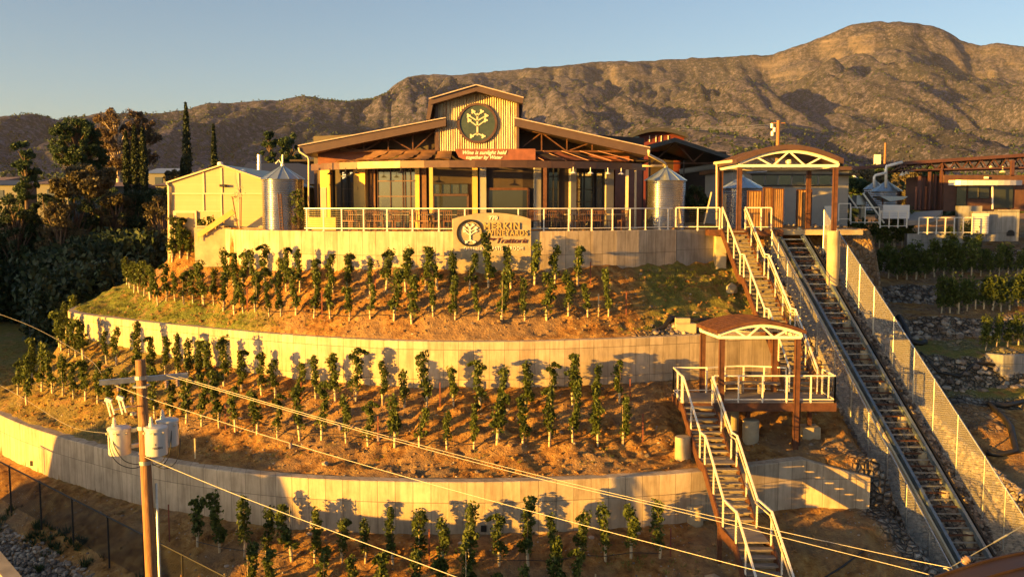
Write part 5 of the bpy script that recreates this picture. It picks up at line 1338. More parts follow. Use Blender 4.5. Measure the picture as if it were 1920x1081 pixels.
# ---- trees
def tree(name, p, hgt, rad, m, bark, label, group=None, kind='broad', seed=1, n=26, per=120, leaf=.16, cat='tree', base=.25):
    r = empty(name, p, 0, label, cat, group); rnd = random.Random(seed); cs = []; tr = MB()
    if kind == 'cypress':
        for i in range(34):
            t = i/33; w_ = rad*math.sin(math.pi*min(1, .12+t*.88))**.7*(1-t*.35)+.06; cs.append((rnd.uniform(-.04, .04)*rad, rnd.uniform(-.04, .04)*rad, hgt*(.04+.95*t), w_))
        obj('crown', leaf_cloud('crown', cs, m, per, leaf, 1.0, seed, 1.6), r); tr.tube([(0, 0, 0), (0, 0, hgt*.5)], [rad*.2, .05], 7)
    else:
        tr.tube([(0, 0, -.3), (rnd.uniform(-.1, .1)*rad, 0, hgt*.4), (rnd.uniform(-.15, .15)*rad, rnd.uniform(-.1, .1)*rad, hgt*.85)], [hgt*.03, hgt*.02, hgt*.006], 8)
        for i in range(n):
            a = rnd.uniform(0, 6.28); t = rnd.uniform(base, 1)
            if kind == 'pine': w_ = rad*(1.15-t)*rnd.uniform(.5, 1.1)
            elif kind == 'column': w_ = rad*rnd.uniform(.2, .8)
            else: w_ = rad*math.sqrt(max(0, 1-((t-.62)/.42)**2))*rnd.uniform(.35, 1)
            c = (w_*math.cos(a), w_*math.sin(a), hgt*t); cr = rad*rnd.uniform(.16, .34)*min(1, (40/n)**.45)
            cs.append((*c, cr)); z0 = hgt*max(.1, t-.25)
            tr.tube([(0, 0, z0), (c[0]*.5, c[1]*.5, (z0+c[2])/2), (c[0], c[1], c[2])], [hgt*.012, hgt*.008, hgt*.003], 5)
            for k in range(2): cs.append((c[0]+rnd.uniform(-1, 1)*cr, c[1]+rnd.uniform(-1, 1)*cr, c[2]+rnd.uniform(-.6, .6)*cr, cr*.6))
        obj('crown', leaf_cloud('crown', cs, m, per, leaf, 1.0, seed, .3), r)
    o = tr.build('trunk', bark, r); return r
def tp(px_, ybase, Y): return P(px_, ybase, Y)
def th(px_, yt, yb, Y): return P(px_, yt, Y).z-P(px_, yb, Y).z
for i, (x, yt, yb, Y, w_, lb) in enumerate(((240, 245, 352, 88, .42, 'leftmost of the three cypresses before the dry cottonwood'), (256, 233, 348, 88, .46, 'middle and tallest of the three cypresses before the dry cottonwood'), (271, 238, 346, 88, .44, 'rightmost of the three cypresses before the dry cottonwood'), (353, 192, 340, 84, .42, 'tallest lone slender cypress behind the storage barn roof'), (343, 296, 334, 86, .2, 'short cypress at the foot of the tallest one'), (403, 233, 325, 95, .3, 'thin dark cypress above the storage barn ridge'))):
    p = tp(x, yb+20, Y); tree('cypress', p, th(x, yt, yb+20, Y), w_, MAT['cyp'], MAT['bark'], 'dark ' + lb, 'slender cypresses', 'cypress', 20+i, per=80, leaf=.11)
BG = [('pine_tree', 50, 268, 385, 72, 1.0, 'pine', 'column', 'scruffy dark conifer in front of the houses at far left', 40, 110, .09),
      ('pine_tree', 146, 228, 345, 80, 2.1, 'pine', 'broad', 'broad dark pine with uneven crown left of the dry cottonwood', 130, 90, .075),
      ('pine_tree', 172, 262, 350, 82, 1.3, 'pine', 'broad', 'lower shoulder pine merging with the right side of the broad dark pine', 40, 120, .1),
      ('cottonwood', 222, 207, 348, 96, 2.2, 'cotton', 'broad', 'tall dry brown cottonwood with pale limbs, left trunk', 60, 95, .1),
      ('cottonwood', 268, 212, 348, 99, 1.8, 'cotton', 'broad', 'brown leafed cottonwood directly behind the three cypresses', 50, 90, .1),
      ('tree', 506, 250, 330, 84, .75, 'pine', 'broad', 'small dark tree left of the restaurant roof, left one of the pair', 30, 110, .09),
      ('tree', 548, 252, 325, 86, 1.15, 'pine', 'broad', 'small dark tree touching the restaurant roof corner, right one of the pair', 34, 110, .09),
      ('shrub', 168, 318, 372, 74, 1.9, 'tan', 'broad', 'pale grey green shrub below the broad dark pine', 40, 120, .12),
      ('shrub', 118, 335, 372, 76, 1.2, 'tan', 'broad', 'reddish bare looking shrub left of the pale grey green shrub', 30, 80, .1),
      ('shrub', 326, 322, 350, 90, 1.1, 'tan', 'broad', 'tan shrub between the cypress group and the lone cypress', 24, 110, .12)]
for i, (nm, x, yt, yb, Y, rad, mt, kd, lb, n, per, lf) in enumerate(BG):
    p = tp(x, yb, Y); tree(nm, p, th(x, yt, yb, Y), rad, MAT[mt], MAT['palebark'] if mt == 'cotton' else MAT['bark'], lb, None, kd, 50+i, n, per, lf, 'tree' if nm != 'shrub' else 'shrub', .12 if kd != 'broad' else .2)
# ravine brush
def brush_meshes(seed, m, rad=1.0):
    rnd = random.Random(seed); cs = []
    for i in range(22):
        a = rnd.uniform(0, 6.28); w_ = rnd.uniform(0, .8)*rad; cs.append((w_*math.cos(a), w_*math.sin(a), rnd.uniform(.15, .95)*rad*(1.1-w_*.5), rnd.uniform(.2, .38)*rad))
    st = MB()
    for c in cs[:7]: st.tube([(0, 0, -.1), (c[0]*.5, c[1]*.5, c[2]*.6), c[:3]], [.04, .025, .01], 5)
    return leaf_cloud('foliage', cs, m, 300, .042, 1.05, seed, .2), st.mesh('stems', MAT['bark'])
BM = [brush_meshes(400+i, MAT['bush']) for i in range(5)] + [brush_meshes(420+i, MAT['tan']) for i in range(2)]
rb_ = random.Random(21); k = 0
cells = []
for (px_, py_, Y, s) in [(rb_.uniform(-60, 312), 372+133*rb_.random()**1.5, 0, 0) for _ in range(125)]:
    # depth from the screen row: higher rows are farther
    f_ = (505-py_)/153; Y = 62+ f_*40 + rb_.uniform(-3, 3)
    if px_ > 200 and py_ > 470: continue
    if px_ < 120 and py_ > 455: continue
    X = XP(px_, Y, -4); Z = h(X, Y)
    s = rb_.uniform(1.6, 3.0)
    zt_ = P(px_, py_, Y).z
    if zt_-Z < 1.0: zt_ = Z+1.2
    cells.append((X, Y, Z, s, min((zt_-Z)*rb_.uniform(.5, 1.15), 7.5), px_, py_))
for X, Y, Z, s, hh, px_, py_ in sorted(cells, key=lambda c: (c[1])):
    k += 1; r = empty('ravine_bush', (X, Y, Z), rb_.uniform(0, 6.28), 'dark ravine bush below the far houses, %s counting from the nearest' % (ords[k-1]), 'bush', 'dark brush filling the ravine at left')
    r.scale = (max(hh, 1.2)*.85, max(hh, 1.2)*.85, max(hh, 1.2)*.98); f, st_m = BM[rb_.randrange(5) if py_ > 375 else rb_.randrange(7)]; obj('foliage', f, r); obj('stems', st_m, r)
for i, (x, yt, Y, rad, mt) in enumerate(((8, 352, 76, 2.2, 'pine'), (30, 360, 74, 1.8, 'bush'), (88, 352, 76, 2.0, 'pine'), (112, 362, 73, 1.9, 'tan'), (140, 350, 77, 2.1, 'bush'), (190, 345, 80, 2.1, 'pine'), (218, 352, 78, 1.8, 'tan'), (246, 348, 79, 2.0, 'bush'), (282, 345, 80, 2.0, 'pine'), (304, 352, 76, 1.5, 'tan'), (330, 335, 84, 1.6, 'bush'))):
    p = tp(x, 420, Y); p.z = h(p.x, p.y); hh = P(x, yt+16, Y).z-p.z
    tree('tree', p, hh, rad, MAT[mt], MAT['bark'], 'rounded low tree in front of the far houses, %s from the left' % ords[i], 'low trees in front of the far houses', 'broad', 150+i, 60, 80, .09, base=.12)
# shade trees / shrubs at the right background
for i, (x, yt, yb, Y, rad, mt, lb) in enumerate(((1590, 330, 395, 84, 1.6, 'pine', 'olive tree behind the tilted dark collector'), (1622, 322, 392, 96, 2.3, 'tan', 'olive brown tree just left of the far tanks'), (1665, 318, 388, 104, 2.8, 'pine', 'wide olive tree directly behind the far tanks'), (1702, 324, 392, 92, 2.0, 'tan', 'olive brown tree between the far tanks and the red shed'), (1735, 318, 385, 108, 2.6, 'pine', 'dark olive tree half hidden by the red shed columns'), (1556, 300, 345, 120, 2, 'pine', 'dark tree peeking over the winery building roof'))):
    p = tp(x, yb, Y); tree('tree', p, th(x, yt, yb, Y), rad, MAT[mt], MAT['bark'], lb, 'olive trees behind the far tanks', 'broad', 90+i, 34, 100, .12, base=.1)
# planting at the patio
r = tree('shrub', (P(1305, 425, 48.5).x, 48.5, FL), 2.3, .75, MAT['bush'], MAT['bark'], 'upright dark shrub between the right tank and the pavilion', None, 'broad', 120, 22, 60, .09, 'shrub', .2)
for x, y0, y1, lb in ((1268, 350, 388, 'pale leaning timber stake against the right water tank'), (1334, 360, 420, 'pale leaning timber stake beside the upright dark shrub')):
    mb = MB(); s_ = 6 if x < 1300 else -10; mb.bar(P(x, y0, 46.6), P(x+s_*1.4, y1+30 if x < 1300 else y1, 46.6), .06); tag(mb.build('timber_stake', MAT['trim']), lb, 'stake', 'leaning timber stakes')
cv = empty('climbing_vine', P(560, 428, 44.9), 0, 'green climbing vine hanging between the left tank and the restaurant corner', 'climbing plant')
rnd = random.Random(4); cs = [(rnd.uniform(-.28, .22), rnd.uniform(-.1, .1), z, rnd.uniform(.1, .2)) for z in np.linspace(.3, 1.75, 26)]
obj('foliage', leaf_cloud('foliage', cs, MAT['vine'], 26, .06, 1, 4), cv); MB().tube([(0, 0, 0), (-.1, 0, .8), (.05, 0, 1.8)], .02, 6).build('stem', MAT['bark'], cv)
sg = empty('sapling', P(449, 428, 44.6), 0, 'nearly bare sapling with two support stakes on top of the patio wall at left', 'tree'); b = MB()
b.tube([(0, 0, 0), (.02, 0, 1.2), (0, 0, 1.9)], [.03, .025, .01], 6)
for i in range(9): a = rnd.uniform(0, 6.28); z = rnd.uniform(1.1, 1.9); b.tube([(0, 0, z), (.15*math.cos(a), .1*math.sin(a), z+.35), (.22*math.cos(a), .15*math.sin(a), z+.8)], [.012, .008, .004], 5)
b.build('trunk', MAT['palebark'], sg)
for s in (-1, 1): MB().bar((.07*s, 0, 0), (.12*s if s > 0 else -.3, 0, 1.5), .04).build('support_stake', MAT['rust'], sg)
obj('foliage', leaf_cloud('foliage', [(rnd.uniform(-.2, .2), 0, rnd.uniform(1.4, 2.3), .2) for _ in range(6)], MAT['tan'], 8, .04, 1, 7), sg)
# scrub over the plain and lower slopes
rs_ = random.Random(31); cs = []
UU_ = [rs_.uniform(-.62, .62) for _ in range(3400)]; YY_ = [150*(11.0)**(rs_.random()**.8) for _ in range(3400)]
def plain_at(u, Y):
    i = np.searchsorted(Yd, Y); j = int((u-U[0])/(U[1]-U[0])); return float(zz[min(i, len(Yd)-1), j])
cs = [(u*Y, Y, plain_at(u, Y)+.5, rs_.uniform(.8, 1.7)*(1+Y/900)) for u, Y in zip(UU_, YY_)]
UM = rs_.random
for _ in range(15000):
    u = rs_.uniform(-.6, .6); Y = rs_.uniform(1500, 5000); cs.append((u*Y, Y, plain_at(u, Y)+2, rs_.uniform(3.5, 6.5)))
tag(obj('desert_scrub', leaf_cloud('desert_scrub', cs, MAT['bush'], 6, 2.2, .8, 5, .3, flat=.8)), 'dark scrub bushes dotted over the desert plain and foothills', 'scrub', kind='stuff')
# ---- houses at far left
def house(px0, px1, yr, ye, yb, Y, wallm, roofm, label):
    a = P(px0, yb, Y); b = P(px1, yb, Y); ze = P(px0, ye, Y).z; zr_ = P(px0, yr, Y).z; r = empty('house', ((a.x+b.x)/2, Y, a.z-2), 0, label, 'house', 'houses beyond the ravine'); L0 = Vector(r.location)
    MB().box(Vector(((a.x+b.x)/2, Y+4, (a.z-2+ze)/2))-L0, (b.x-a.x, 8, ze-a.z+2)).build('wall', wallm, r)
    MB().prism([Vector((a.x-.4, Y-.4, ze))-L0, Vector((a.x-.4, Y+4, zr_))-L0, Vector((a.x-.4, Y+8.4, ze))-L0], (b.x-a.x+.8, 0, 0)).build('roof', roofm, r)
    n = max(1, int((b.x-a.x)/2.4))
    for i in range(n):
        x = a.x+(b.x-a.x)*(i+.5)/n; g = MB().box(Vector((x, Y-.02, ze-.9))-L0, (.9, .06, .9)).build('window', MAT['glass'], r); MB().box(Vector((x, Y-.03, ze-1.4))-L0, (1.1, .1, .08)).build('sill', MAT['white'], g)
pinkroof = simple('faded red shingle roof', (.20, .13, .11), .8, 0, .15, 2); blueroof = simple('pale blue metal roof', (.30, .35, .42), .4, .5, .08, 2)
whm = simple('dull white siding', (.13, .125, .12), .6, 0, .08, 3)
house(-40, 36, 336, 347, 372, 84, whm, MAT['roofdark'], 'white house with a dark roof at the extreme left edge')
house(70, 128, 334, 345, 382, 82, whm, pinkroof, 'pale house with a faded red roof behind the scruffy conifer')
house(160, 235, 340, 350, 366, 90, MAT['greywall'], pinkroof, 'low brown roofed house hidden below the dry cottonwood')
house(278, 318, 313, 325, 345, 112, whm, blueroof, 'small house with a pale blue metal roof left of the barn')
house(-70, 6, 330, 338, 350, 120, whm, pinkroof, 'distant house roof behind the white house at extreme left')
house(292, 322, 340, 348, 360, 92, whm, pinkroof, 'pink roofed house touching the left corner of the barn')
# road in the ravine
mb = MB(); rp = [PZ(-120, 586, -8.7), PZ(-20, 583, -8.7), PZ(60, 579, -8.7), PZ(110, 574, -8.7), PZ(170, 556, -8.75)]
for i, p in enumerate(rp):
    d = (rp[min(i+1, 4)]-rp[max(i-1, 0)]).normalized(); nrm = Vector((-d.y, d.x, 0))
    for s in (-3, 3): q = p+nrm*s; mb.v.append((q.x, q.y, max(h(q.x, q.y), -8.9)+.12))
for i in range(4): mb.f.append((2*i, 2*i+2, 2*i+3, 2*i+1))
tag(mb.build('road', MAT['asphalt']), kind='structure')
# unseen rise added on the sun side, crest shaped to shade terraces and ravine
cc = np.linspace(-2, 118, 420); vv = np.linspace(-1, 1, 17)
topc = np.interp(cc, [-2, 20, 25, 26.5, 30.4, 31.6, 37, 42, 43.6, 53.5, 56, 59, 66, 80, 100, 112, 118], [-7.6, -7.5, -8.0, -10.2, -10.2, -7.1, -6.6, -6.9, -11, -10.5, -6, -2.0, .2, 1.5, 2, 0, -5])
topc = topc + ((fbm(cc*.6, cc*0, 3, 5)-.5)*.9 + (fbm(cc*2.5, cc*0, 3, 6)-.5)*.5)*np.where(cc < 25, .3, 1)
uc_ = np.interp(cc, [0, 50, 60, 118], [-20, -21, -30, -30])
CCg, VVg = np.meshgrid(cc, vv); ug = uc_[None, :]+VVg*9; zg_ = -17+(topc[None, :]+17)*np.cos(VVg*math.pi/2)**.8
tag(obj('shade_hill', grid_mesh('shade_hill', ug*.85-CCg*.527, ug*.527+CCg*.85, zg_, MAT['soil'])), kind='structure')
# ================================================================== FOREGROUND
# black chain link fence at lower left
A, B = P(-40, 848, 37), P(430, 1084, 27.2)
fA, fB = P(0, 865, 36.2), P(424, 1081, 27.3); fB2 = fA+(fB-fA)*1.25; fA2 = fA-(fB-fA)*.15
r = chain_fence('black_fence', 'black chain link fence running down the lower left bank', fA2, fB2, 1.55, 1.5, [tpar(fA2, fB2, x) for x in (-40, 17, 74, 134, 201, 268, 342, 424)], MAT['black'], MAT['black'], .03, .1, .0035)
for px_ in (343, 376):
    p = rowpt(px_, lambda X: w3(X)-4.2); mb = MB(); mb.tube([(0, 0, -.3), (0, 0, 1.4)], .04, 8); o = mb.build('wooden_fence_post', MAT['polewood']); o.location = p; tag(o, 'golden wooden post near the black fence, %s' % ('left one' if px_ == 343 else 'right one'), 'post', 'golden wooden posts')
mb = MB(); a, b = P(-30, 1010, 26.5), P(40, 1095, 23.5); mb.bar(a+Vector((0, 0, -.4)), b+Vector((0, 0, -.4)), .4, .6); tag(mb.build('concrete_kerb', MAT['cast']), 'pale concrete kerb crossing the bottom left corner', 'kerb')
# ---- utility pole
UY = 24.0; ptop = P(263, 674, UY); pb = P(284, 1081, UY*.985)
up = empty('utility_pole', (pb.x, pb.y, -14.5), 0, 'tall orange lit wooden utility pole with crossarm in the left foreground', 'utility pole'); U0 = Vector(up.location)
dirn = (pb-ptop).normalized(); base = ptop+dirn*((-14.5-ptop.z)/dirn.z)
MB().tube([base-U0, ptop-U0], [.17, .125], 20).build('pole', MAT['polewood'], up, 'auto')
ca, cb_ = P(186, 717, UY-.35), P(352, 703, UY+.5); MB().bar(ca-U0, cb_-U0, .11, .13).build('crossarm', MAT['galv'], up)
MB().box(ptop.lerp(pb, .12)-U0, (.34, .34, .05)).build('steel_band', MAT['galv'], up)
for k, (t, w_) in enumerate(((.31, .36), (.47, .36), (.08, .2))):
    MB().lathe([(.165, -.05), (.165, .05)], 20, ptop.lerp(pb, t)-U0).build('steel_band', MAT['galv'], up)
for x, y in ((222, 722), (312, 716), (333, 713)):
    q = P(x, y, UY-.1)-U0; mb = MB(); mb.lathe([(0, .06), (.035, .06), (.06, .02), (.03, -.0), (.055, -.05), (.03, -.07), (.05, -.12), (0, -.13)], 12, q+Vector((0, 0, -.02))); mb.build('insulator', MAT['porc'], up)
MB().tube([P(293, 905, UY-.1)-U0, P(300, 1095, UY*.975)-U0], .035, 8).build('conduit', MAT['galv'], up)
mb = MB(); mb.tube([P(263, 760, UY)-U0, P(240, 762, UY-.5)-U0, P(214, 768, UY-.8)-U0], .02, 6); mb.build('bracket', MAT['galv'], up)
for x, y in ((200, 752), (222, 748)):
    mb = MB(); q = P(x, y, UY-.9)-U0; mb.bar(q, q+Vector((.09, 0, -.38)), .035); mb.bar(q+Vector((.08, .02, .02)), q+Vector((.17, .02, -.34)), .035); mb.bar(q+Vector((-.03, 0, .06)), q+Vector((.12, 0, .0)), .09); mb.build('fuse_cutout', MAT['white'], up)
mb = MB(); mb.lathe([(0, .05), (.08, .03), (.08, -.03), (0, -.05)], 14, P(250, 775, UY-.4)-U0); mb.build('clamp', MAT['galv'], up)
mb = MB(); mb.lathe([(0, .14), (.05, .1), (.035, .04), (.055, .0), (.03, -.06), (0, -.1)], 12, P(248, 752, UY-.4)-U0); mb.build('insulator', MAT['porc'], up)
def can(x, ytop, ybot, rpx, Y, label):
    c = P(x, (ytop+ybot)/2, Y); rr2 = rpx/F*Y; hh = P(x, ytop, Y).z-P(x, ybot, Y).z
    t = empty('transformer', (c.x, c.y, P(x, ybot, Y).z), 0, label, 'transformer', 'pole mounted transformers'); 
    MB().lathe([(0, 0), (rr2*.94, 0), (rr2*.97, .02), (rr2*.97, hh-.03), (rr2*1.03, hh-.03), (rr2*1.03, hh+.01), (rr2*.95, hh+.03), (0, hh+.06)], 40).build('tank', MAT['wtrans'], t, 'auto')
    b = MB(); b.lathe([(0, .26), (.03, .25), (.03, .2), (.05, .19), (.03, .16), (.055, .15), (.035, .1), (.06, .09), (.06, 0)], 14, (.0 if rpx > 21 else -.1, -.05, hh+.04)); b.build('bushing', MAT['white'], t)
    b = MB(); 
    for a in (-2.5, -.55, -1.4): b.lathe([(0, .03), (.03, .02), (.03, -.03), (0, -.03)], 8, (rr2*1.06*math.cos(a), rr2*1.06*math.sin(a), hh-.1))
    b.build('terminal', MAT['trim'], t)
    b = MB(); b.box((0, -rr2*.97, hh-.09), (rr2*.35, .03, .03)); b.build('lifting_lug', MAT['galv'], t)
    return t, rr2, hh
t1_, r1_, h1_ = can(224, 802, 850, 21, UY-.1, 'cream white transformer can hanging left of the utility pole')
t2_, r2_, h2_ = can(293, 801, 851, 21, UY-.45, 'numbered white transformer can in front of the utility pole')
t3_, r3_, h3_ = can(314, 787, 834, 20.5, UY+.35, 'bluish shaded transformer can at the right behind the pole')
for txt, dx, dz, sz in (('5', .0, .31, .075), ('+223015', .05, .22, .075)):
    me = text_mesh(txt, sz, MAT['black'], ext=.002, offset=.002)
    for v in me.vertices:
        a = (v.co.x+dx+.08)/r2_; rad = r2_*.985 - v.co.y*.3; v.co = (rad*math.sin(a), -rad*math.cos(a), v.co.z+dz)
    obj('lettering', me, t2_)
for a, b in (((246, 806), (268, 802)), ((246, 836), (268, 832)), ((283, 802), (272, 802)), ((283, 836), (272, 834)), ((305, 800), (276, 800)), ((305, 826), (276, 828))):
    mb = MB(); mb.bar(P(*a, UY-.15)-U0, P(*b, UY)-U0, .06, .1); mb.build('mounting_arm', MAT['galv'], up)
def loop(pts, Y, r_=.011):
    q = [P(x, y, Y+dy) for x, y, dy in pts]; out = []
    for i in range(len(q)-1):
        p0 = q[max(i-1, 0)]; p1 = q[i]; p2 = q[i+1]; p3 = q[min(i+2, len(q)-1)]
        for k in range(6):
            t = k/6; out.append(.5*((2*p1)+(p2-p0)*t+(2*p0-5*p1+4*p2-p3)*t*t+(3*p1-p0-3*p2+p3)*t**3))
    out.append(q[-1]); MB().tube([p-U0 for p in out], r_, 6).build('jumper_cable', MAT['black'], up, True)
loop([(204, 808, -.3), (207, 845, -.4), (222, 868, -.4), (250, 877, -.3), (276, 868, -.1)], UY)
loop([(211, 812, -.3), (214, 835, -.4), (232, 862, -.4), (258, 870, -.3), (280, 866, -.1)], UY)
loop([(334, 790, .2), (338, 830, .1), (330, 865, -.1), (308, 878, -.2), (284, 868, -.1)], UY)
loop([(312, 806, -.3), (312, 835, -.3), (306, 862, -.3), (286, 872, -.1)], UY)
loop([(322, 792, .2), (318, 850, .0), (300, 874, -.2), (282, 866, -.1)], UY)
# ---- wires
def wire(name, pts, r_, label, m='alu'):
    q = [P(x, y, Y) for x, y, Y in pts]; out = []
    for i in range(len(q)-1):
        p0 = q[max(i-1, 0)]; p1 = q[i]; p2 = q[i+1]; p3 = q[min(i+2, len(q)-1)]
        for k in range(12):
            t = k/12; out.append(.5*((2*p1)+(p2-p0)*t+(2*p0-5*p1+4*p2-p3)*t*t+(3*p1-p0-3*p2+p3)*t**3))
    out.append(q[-1]); o = MB().tube(out, r_, 6).build(name, MAT[m], None, True); tag(o, label, 'power line', 'overhead power lines'); return o
wire('power_line', [(312, 703, 24), (638, 797, 22), (960, 884, 20.2), (1240, 950, 18.6), (1640, 1050, 16.6), (1742, 1076, 16)], .0075, 'overhead wire from the crossarm, lower of the close upper pair')
wire('power_line', [(335, 706, 24.3), (638, 793, 22.3), (960, 878, 20.6), (1240, 945, 19), (1640, 1034, 17), (1785, 1064, 16.2)], .0075, 'overhead wire from the crossarm, upper of the close upper pair')
wire('power_line', [(215, 722, 23.9), (300, 753, 23.4), (547, 831, 22), (860, 921, 20), (1240, 1022, 17.6), (1470, 1082, 16.2), (1560, 1105, 15.6)], .0075, 'single overhead wire leaving the left end of the crossarm')
wire('power_line', [(258, 849, 23.9), (300, 868, 23.4), (480, 941, 21.6), (800, 1060, 18.6), (880, 1090, 17.8)], .010, 'thick lower service wire leaving the pole below the transformers')
wire('power_line', [(-40, 575, 40), (60, 612, 34), (160, 668, 28), (190, 700, 25)], .005, 'thin upper wire entering from the left edge towards the pole')
wire('power_line', [(-40, 700, 33), (40, 744, 30), (130, 798, 27), (205, 812, 24)], .005, 'thin lower wire entering from the left edge towards the pole')
for x, y, Y, lb in ((545, 835, 22, 'left one on the single wire'), (638, 801, 22, 'middle one on the upper pair'), (710, 821, 21.6, 'right one on the upper pair')):
    mb = MB(); mb.lathe([(0, .07), (.03, .06), (.055, .0), (.03, -.01), (.045, -.05), (0, -.09)], 12, P(x, y, Y)); tag(mb.build('wire_marker', MAT['porc']), 'small insulator clipped to a wire, ' + lb, 'insulator', 'small insulators on the wires')
gy = [P(1930, 978, 14.5), P(1780, 1064, 15.8)]
MB_ = MB().tube(gy, .008, 6); tag(MB_.build('guy_wire', MAT['galv']), 'thin steel guy wire with a splice entering from the right edge', 'cable')
mb = MB(); mb.tube([gy[0].lerp(gy[1], .26), gy[0].lerp(gy[1], .42)], .016, 8); tag(mb.build('wire_splice', MAT['galv']), 'short thick sleeve splice on the guy wire', 'splice')
c = P(1812, 1049, 15.4); mb = MB(); mb.lathe([(0, .09), (.03, .08), (.05, .05), (.075, .03), (.05, .01), (.08, -.01), (.05, -.03), (.075, -.05), (.03, -.08), (0, -.09)], 18); o = mb.build('spool_insulator', MAT['porc'], None, True); o.location = c; o.rotation_euler = (0, R(50), 0); tag(o, 'brown glazed spool insulator on the guy wire above the brown roof', 'insulator')
pts = []
for i in range(120):
    t = i/119; a = P(1770+160*t, 1066+38*t, 15.6); pts.append(a+Vector((0, math.cos(t*60)*.02, math.sin(t*60)*.02)))
tag(MB().tube(pts, .014, 6).build('twisted_wire', MAT['alu'], None, True), 'twisted pale wire end below the guy wire insulator', 'cable')
# ---- brown curved roof bottom right
br_ = empty('arched_canopy', P(1900, 1090, 14), 0, 'corner of a brown ribbed arched roof at the bottom right edge', 'canopy'); L0 = Vector(br_.location); mb = MB(); sm = MB()
n = 20
def rp_(t, d): 
    p = P(1752+300*t, 1081-52*math.sin(min(t, 1)*math.pi*.62+.0), 14.2); return p+Vector((0, -d, 0))
for i in range(n+1):
    for d in (0, 4): mb.v.append(tuple(rp_(i/n, d)-L0))
for i in range(n): mb.f.append((2*i, 2*i+1, 2*i+3, 2*i+2))
for i in range(n+1):
    p = rp_(i/n, 0)+Vector((0, 0, -.12)); mb.v.append(tuple(p-L0))
b0 = 2*(n+1)
for i in range(n): mb.f.append((2*i, 2*i+2, b0+i+1, b0+i))
brm = simple('dark brown ribbed roofing', (.028, .016, .012), .5, .2, .3, 3)
mb.build('roof', brm, br_, 'auto')
for d in (.02, .5, 1.1, 1.8, 2.6):
    s = MB()
    for i in range(n): s.bar(rp_(i/n, d)-L0+Vector((0, 0, .015)), rp_((i+1)/n, d)-L0+Vector((0, 0, .015)), .03, .03)
    s.build('standing_seam', brm, br_)
MB().box(P(1757, 1100, 14.3)-L0+Vector((0, 0, -.2)), (.12, .12, .6)).build('post', MAT['rust'], br_)
# ---- odd items on the slopes
def rock(x, y, Y, s, label):
    p = P(x, y, Y); p.z = h(p.x, p.y)+s*.3; rnd = random.Random(int(x)); me = stone_mesh([(0, 0, 0, s)], 'boulder', MAT['cast'], int(x)); o = obj('boulder', me, None, p); tag(o, label, 'rock', 'single blocks on the slopes')
rock(1577, 1052, 28.2, .3, 'pale broken block on the bare soil below the corner of the lowest wall')
rock(1340, 1010, 29.8, .38, 'concrete block beside the post of the lower stairs')
rock(1372, 518, 44.0, .4, 'sunlit round boulder at the foot of the upper stairs left side')
for x, y, Y, s, lb in ((1285, 588, 39.9, 1, 'yellow concrete drain block on the right part of the top terrace'),):
    p = P(x, y, Y); o = MB().box((0, 0, .12), (.85, .55, .4)).box((-.1, .1, .42), (.6, .35, .22)).build('drain_block', MAT['cast']); o.location = (p.x, p.y, h(p.x, p.y)); tag(o, lb, 'block')
def hose(pts, r_, label, Ys):
    q = []
    for (x, y), Y in zip(pts, Ys):
        p = P(x, y, Y); q.append(Vector((p.x, p.y, h(p.x, p.y)+r_*.6)))
    o = MB().tube(q, [r_*random.uniform(.8, 1.3) for _ in q], 8).build('black_pipe', MAT['hose'], None, True); tag(o, label, 'pipe', 'black plastic sheeting and pipes on the soil')
hose([(1222, 618), (1232, 600), (1245, 590), (1258, 576), (1280, 570), (1310, 567), (1338, 564)], .11, 'black plastic drain pipe snaking beside the yellow block', [38.9, 39.6, 39.9, 40.5, 40.8, 41, 41.1])
hose([(1365, 588), (1378, 580), (1395, 582), (1405, 590)], .14, 'black pipe end right above the small arched canopy', [40, 40.3, 40.3, 40])
hose([(1685, 585), (1697, 600), (1706, 622), (1728, 632), (1736, 624)], .14, 'black pipe bend right of the funicular fence', [47.5, 46.8, 45.8, 45.4, 45.8])
hose([(1725, 662), (1760, 676), (1800, 678), (1830, 662), (1870, 664)], .07, 'long black hose across the dark slope below the rubble bank', [43.6, 43.0, 43.0, 43.6, 43.6])
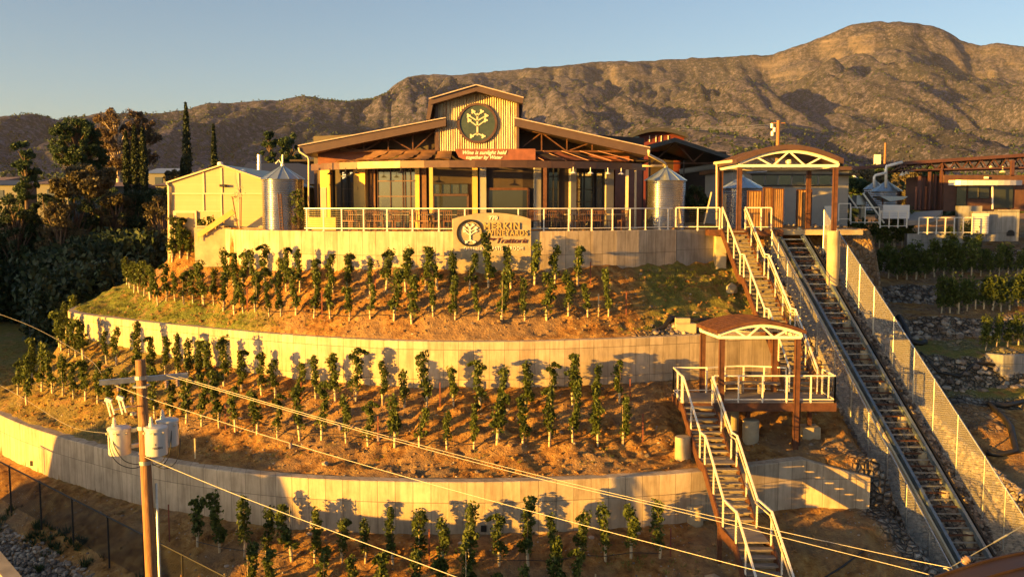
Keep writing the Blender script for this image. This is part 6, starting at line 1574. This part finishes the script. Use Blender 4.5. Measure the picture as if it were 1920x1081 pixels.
hose([(1920, 735), (1880, 745), (1855, 748), (1880, 775), (1895, 810), (1905, 850), (1870, 860), (1850, 850)], .12, 'black plastic silt sock curving down at the right edge', [41.6, 41.2, 41.2, 40, 38.8, 37.4, 37.2, 37.4])
hose([(1475, 1000), (1520, 985), (1580, 962), (1628, 945)], .03, 'thin black hose across the bare soil right of the lower stairs', [29.5, 30.2, 31.2, 32])
cwl = wall_curve('retaining_wall', [(P(1846, 690, 43.9).x, 43.9), (P(1880, 690, 43.3).x, 43.3), (P(1918, 690, 43.4).x, 43.4), (P(1965, 690, 43.9).x, 43.9)], P(1880, 664, 43.5).z, P(1880, 740, 43.5).z, .3, MAT['conc2'], 'short grey concrete wall standing alone on the dark slope at right')
wall_curve('retaining_wall', [(P(1570, 470, 52).x, 52), (P(1800, 470, 56.5).x, 56.9), (P(1960, 470, 57).x, 57.4)], -2.2, -3.6, .3, MAT['conc2'], 'low grey concrete strip behind the second shaded hedge row') if False else None
o = MB().prism([P(1880, 1030, 28)-P(1880, 1030, 28), Vector((.9, 0, 0)), Vector((.9, 1.5, .9)), Vector((0, 1.5, .9))], (0, 0, .05)) if False else None

for x, y in ((61, 868), (907, 990)):
    p = rowpt(x, lambda X: w3(X)-.012); mb = MB(); mb.box((0, 0, 0), (.2, .05, .22)); q = P(x, y, p.y); o = mb.build('drain_opening', MAT['black']); o.location = q; tag(o, 'small square dark drain opening in the lowest wall, %s one' % ('far left' if x < 100 else 'centre'), 'opening', 'drain openings in the lowest wall')
# ------------------------------------------------------------------ haze
hz = MB().box((0, 3700, 330), (12400, 8400, 760)).build('haze', MAT['soil']); hz.data.materials.clear()
hm = bpy.data.materials.new('haze air'); hm.use_nodes = True; ht = hm.node_tree; ht.nodes.clear()
ho = ht.nodes.new('ShaderNodeOutputMaterial'); hv = ht.nodes.new('ShaderNodeVolumePrincipled')
hv.inputs['Color'].default_value = (.86, .90, .95, 1); hv.inputs['Density'].default_value = .000016; hv.inputs['Anisotropy'].default_value = .1
ht.links.new(hv.outputs[0], ho.inputs['Volume']); hz.data.materials.append(hm); tag(hz, kind='stuff')
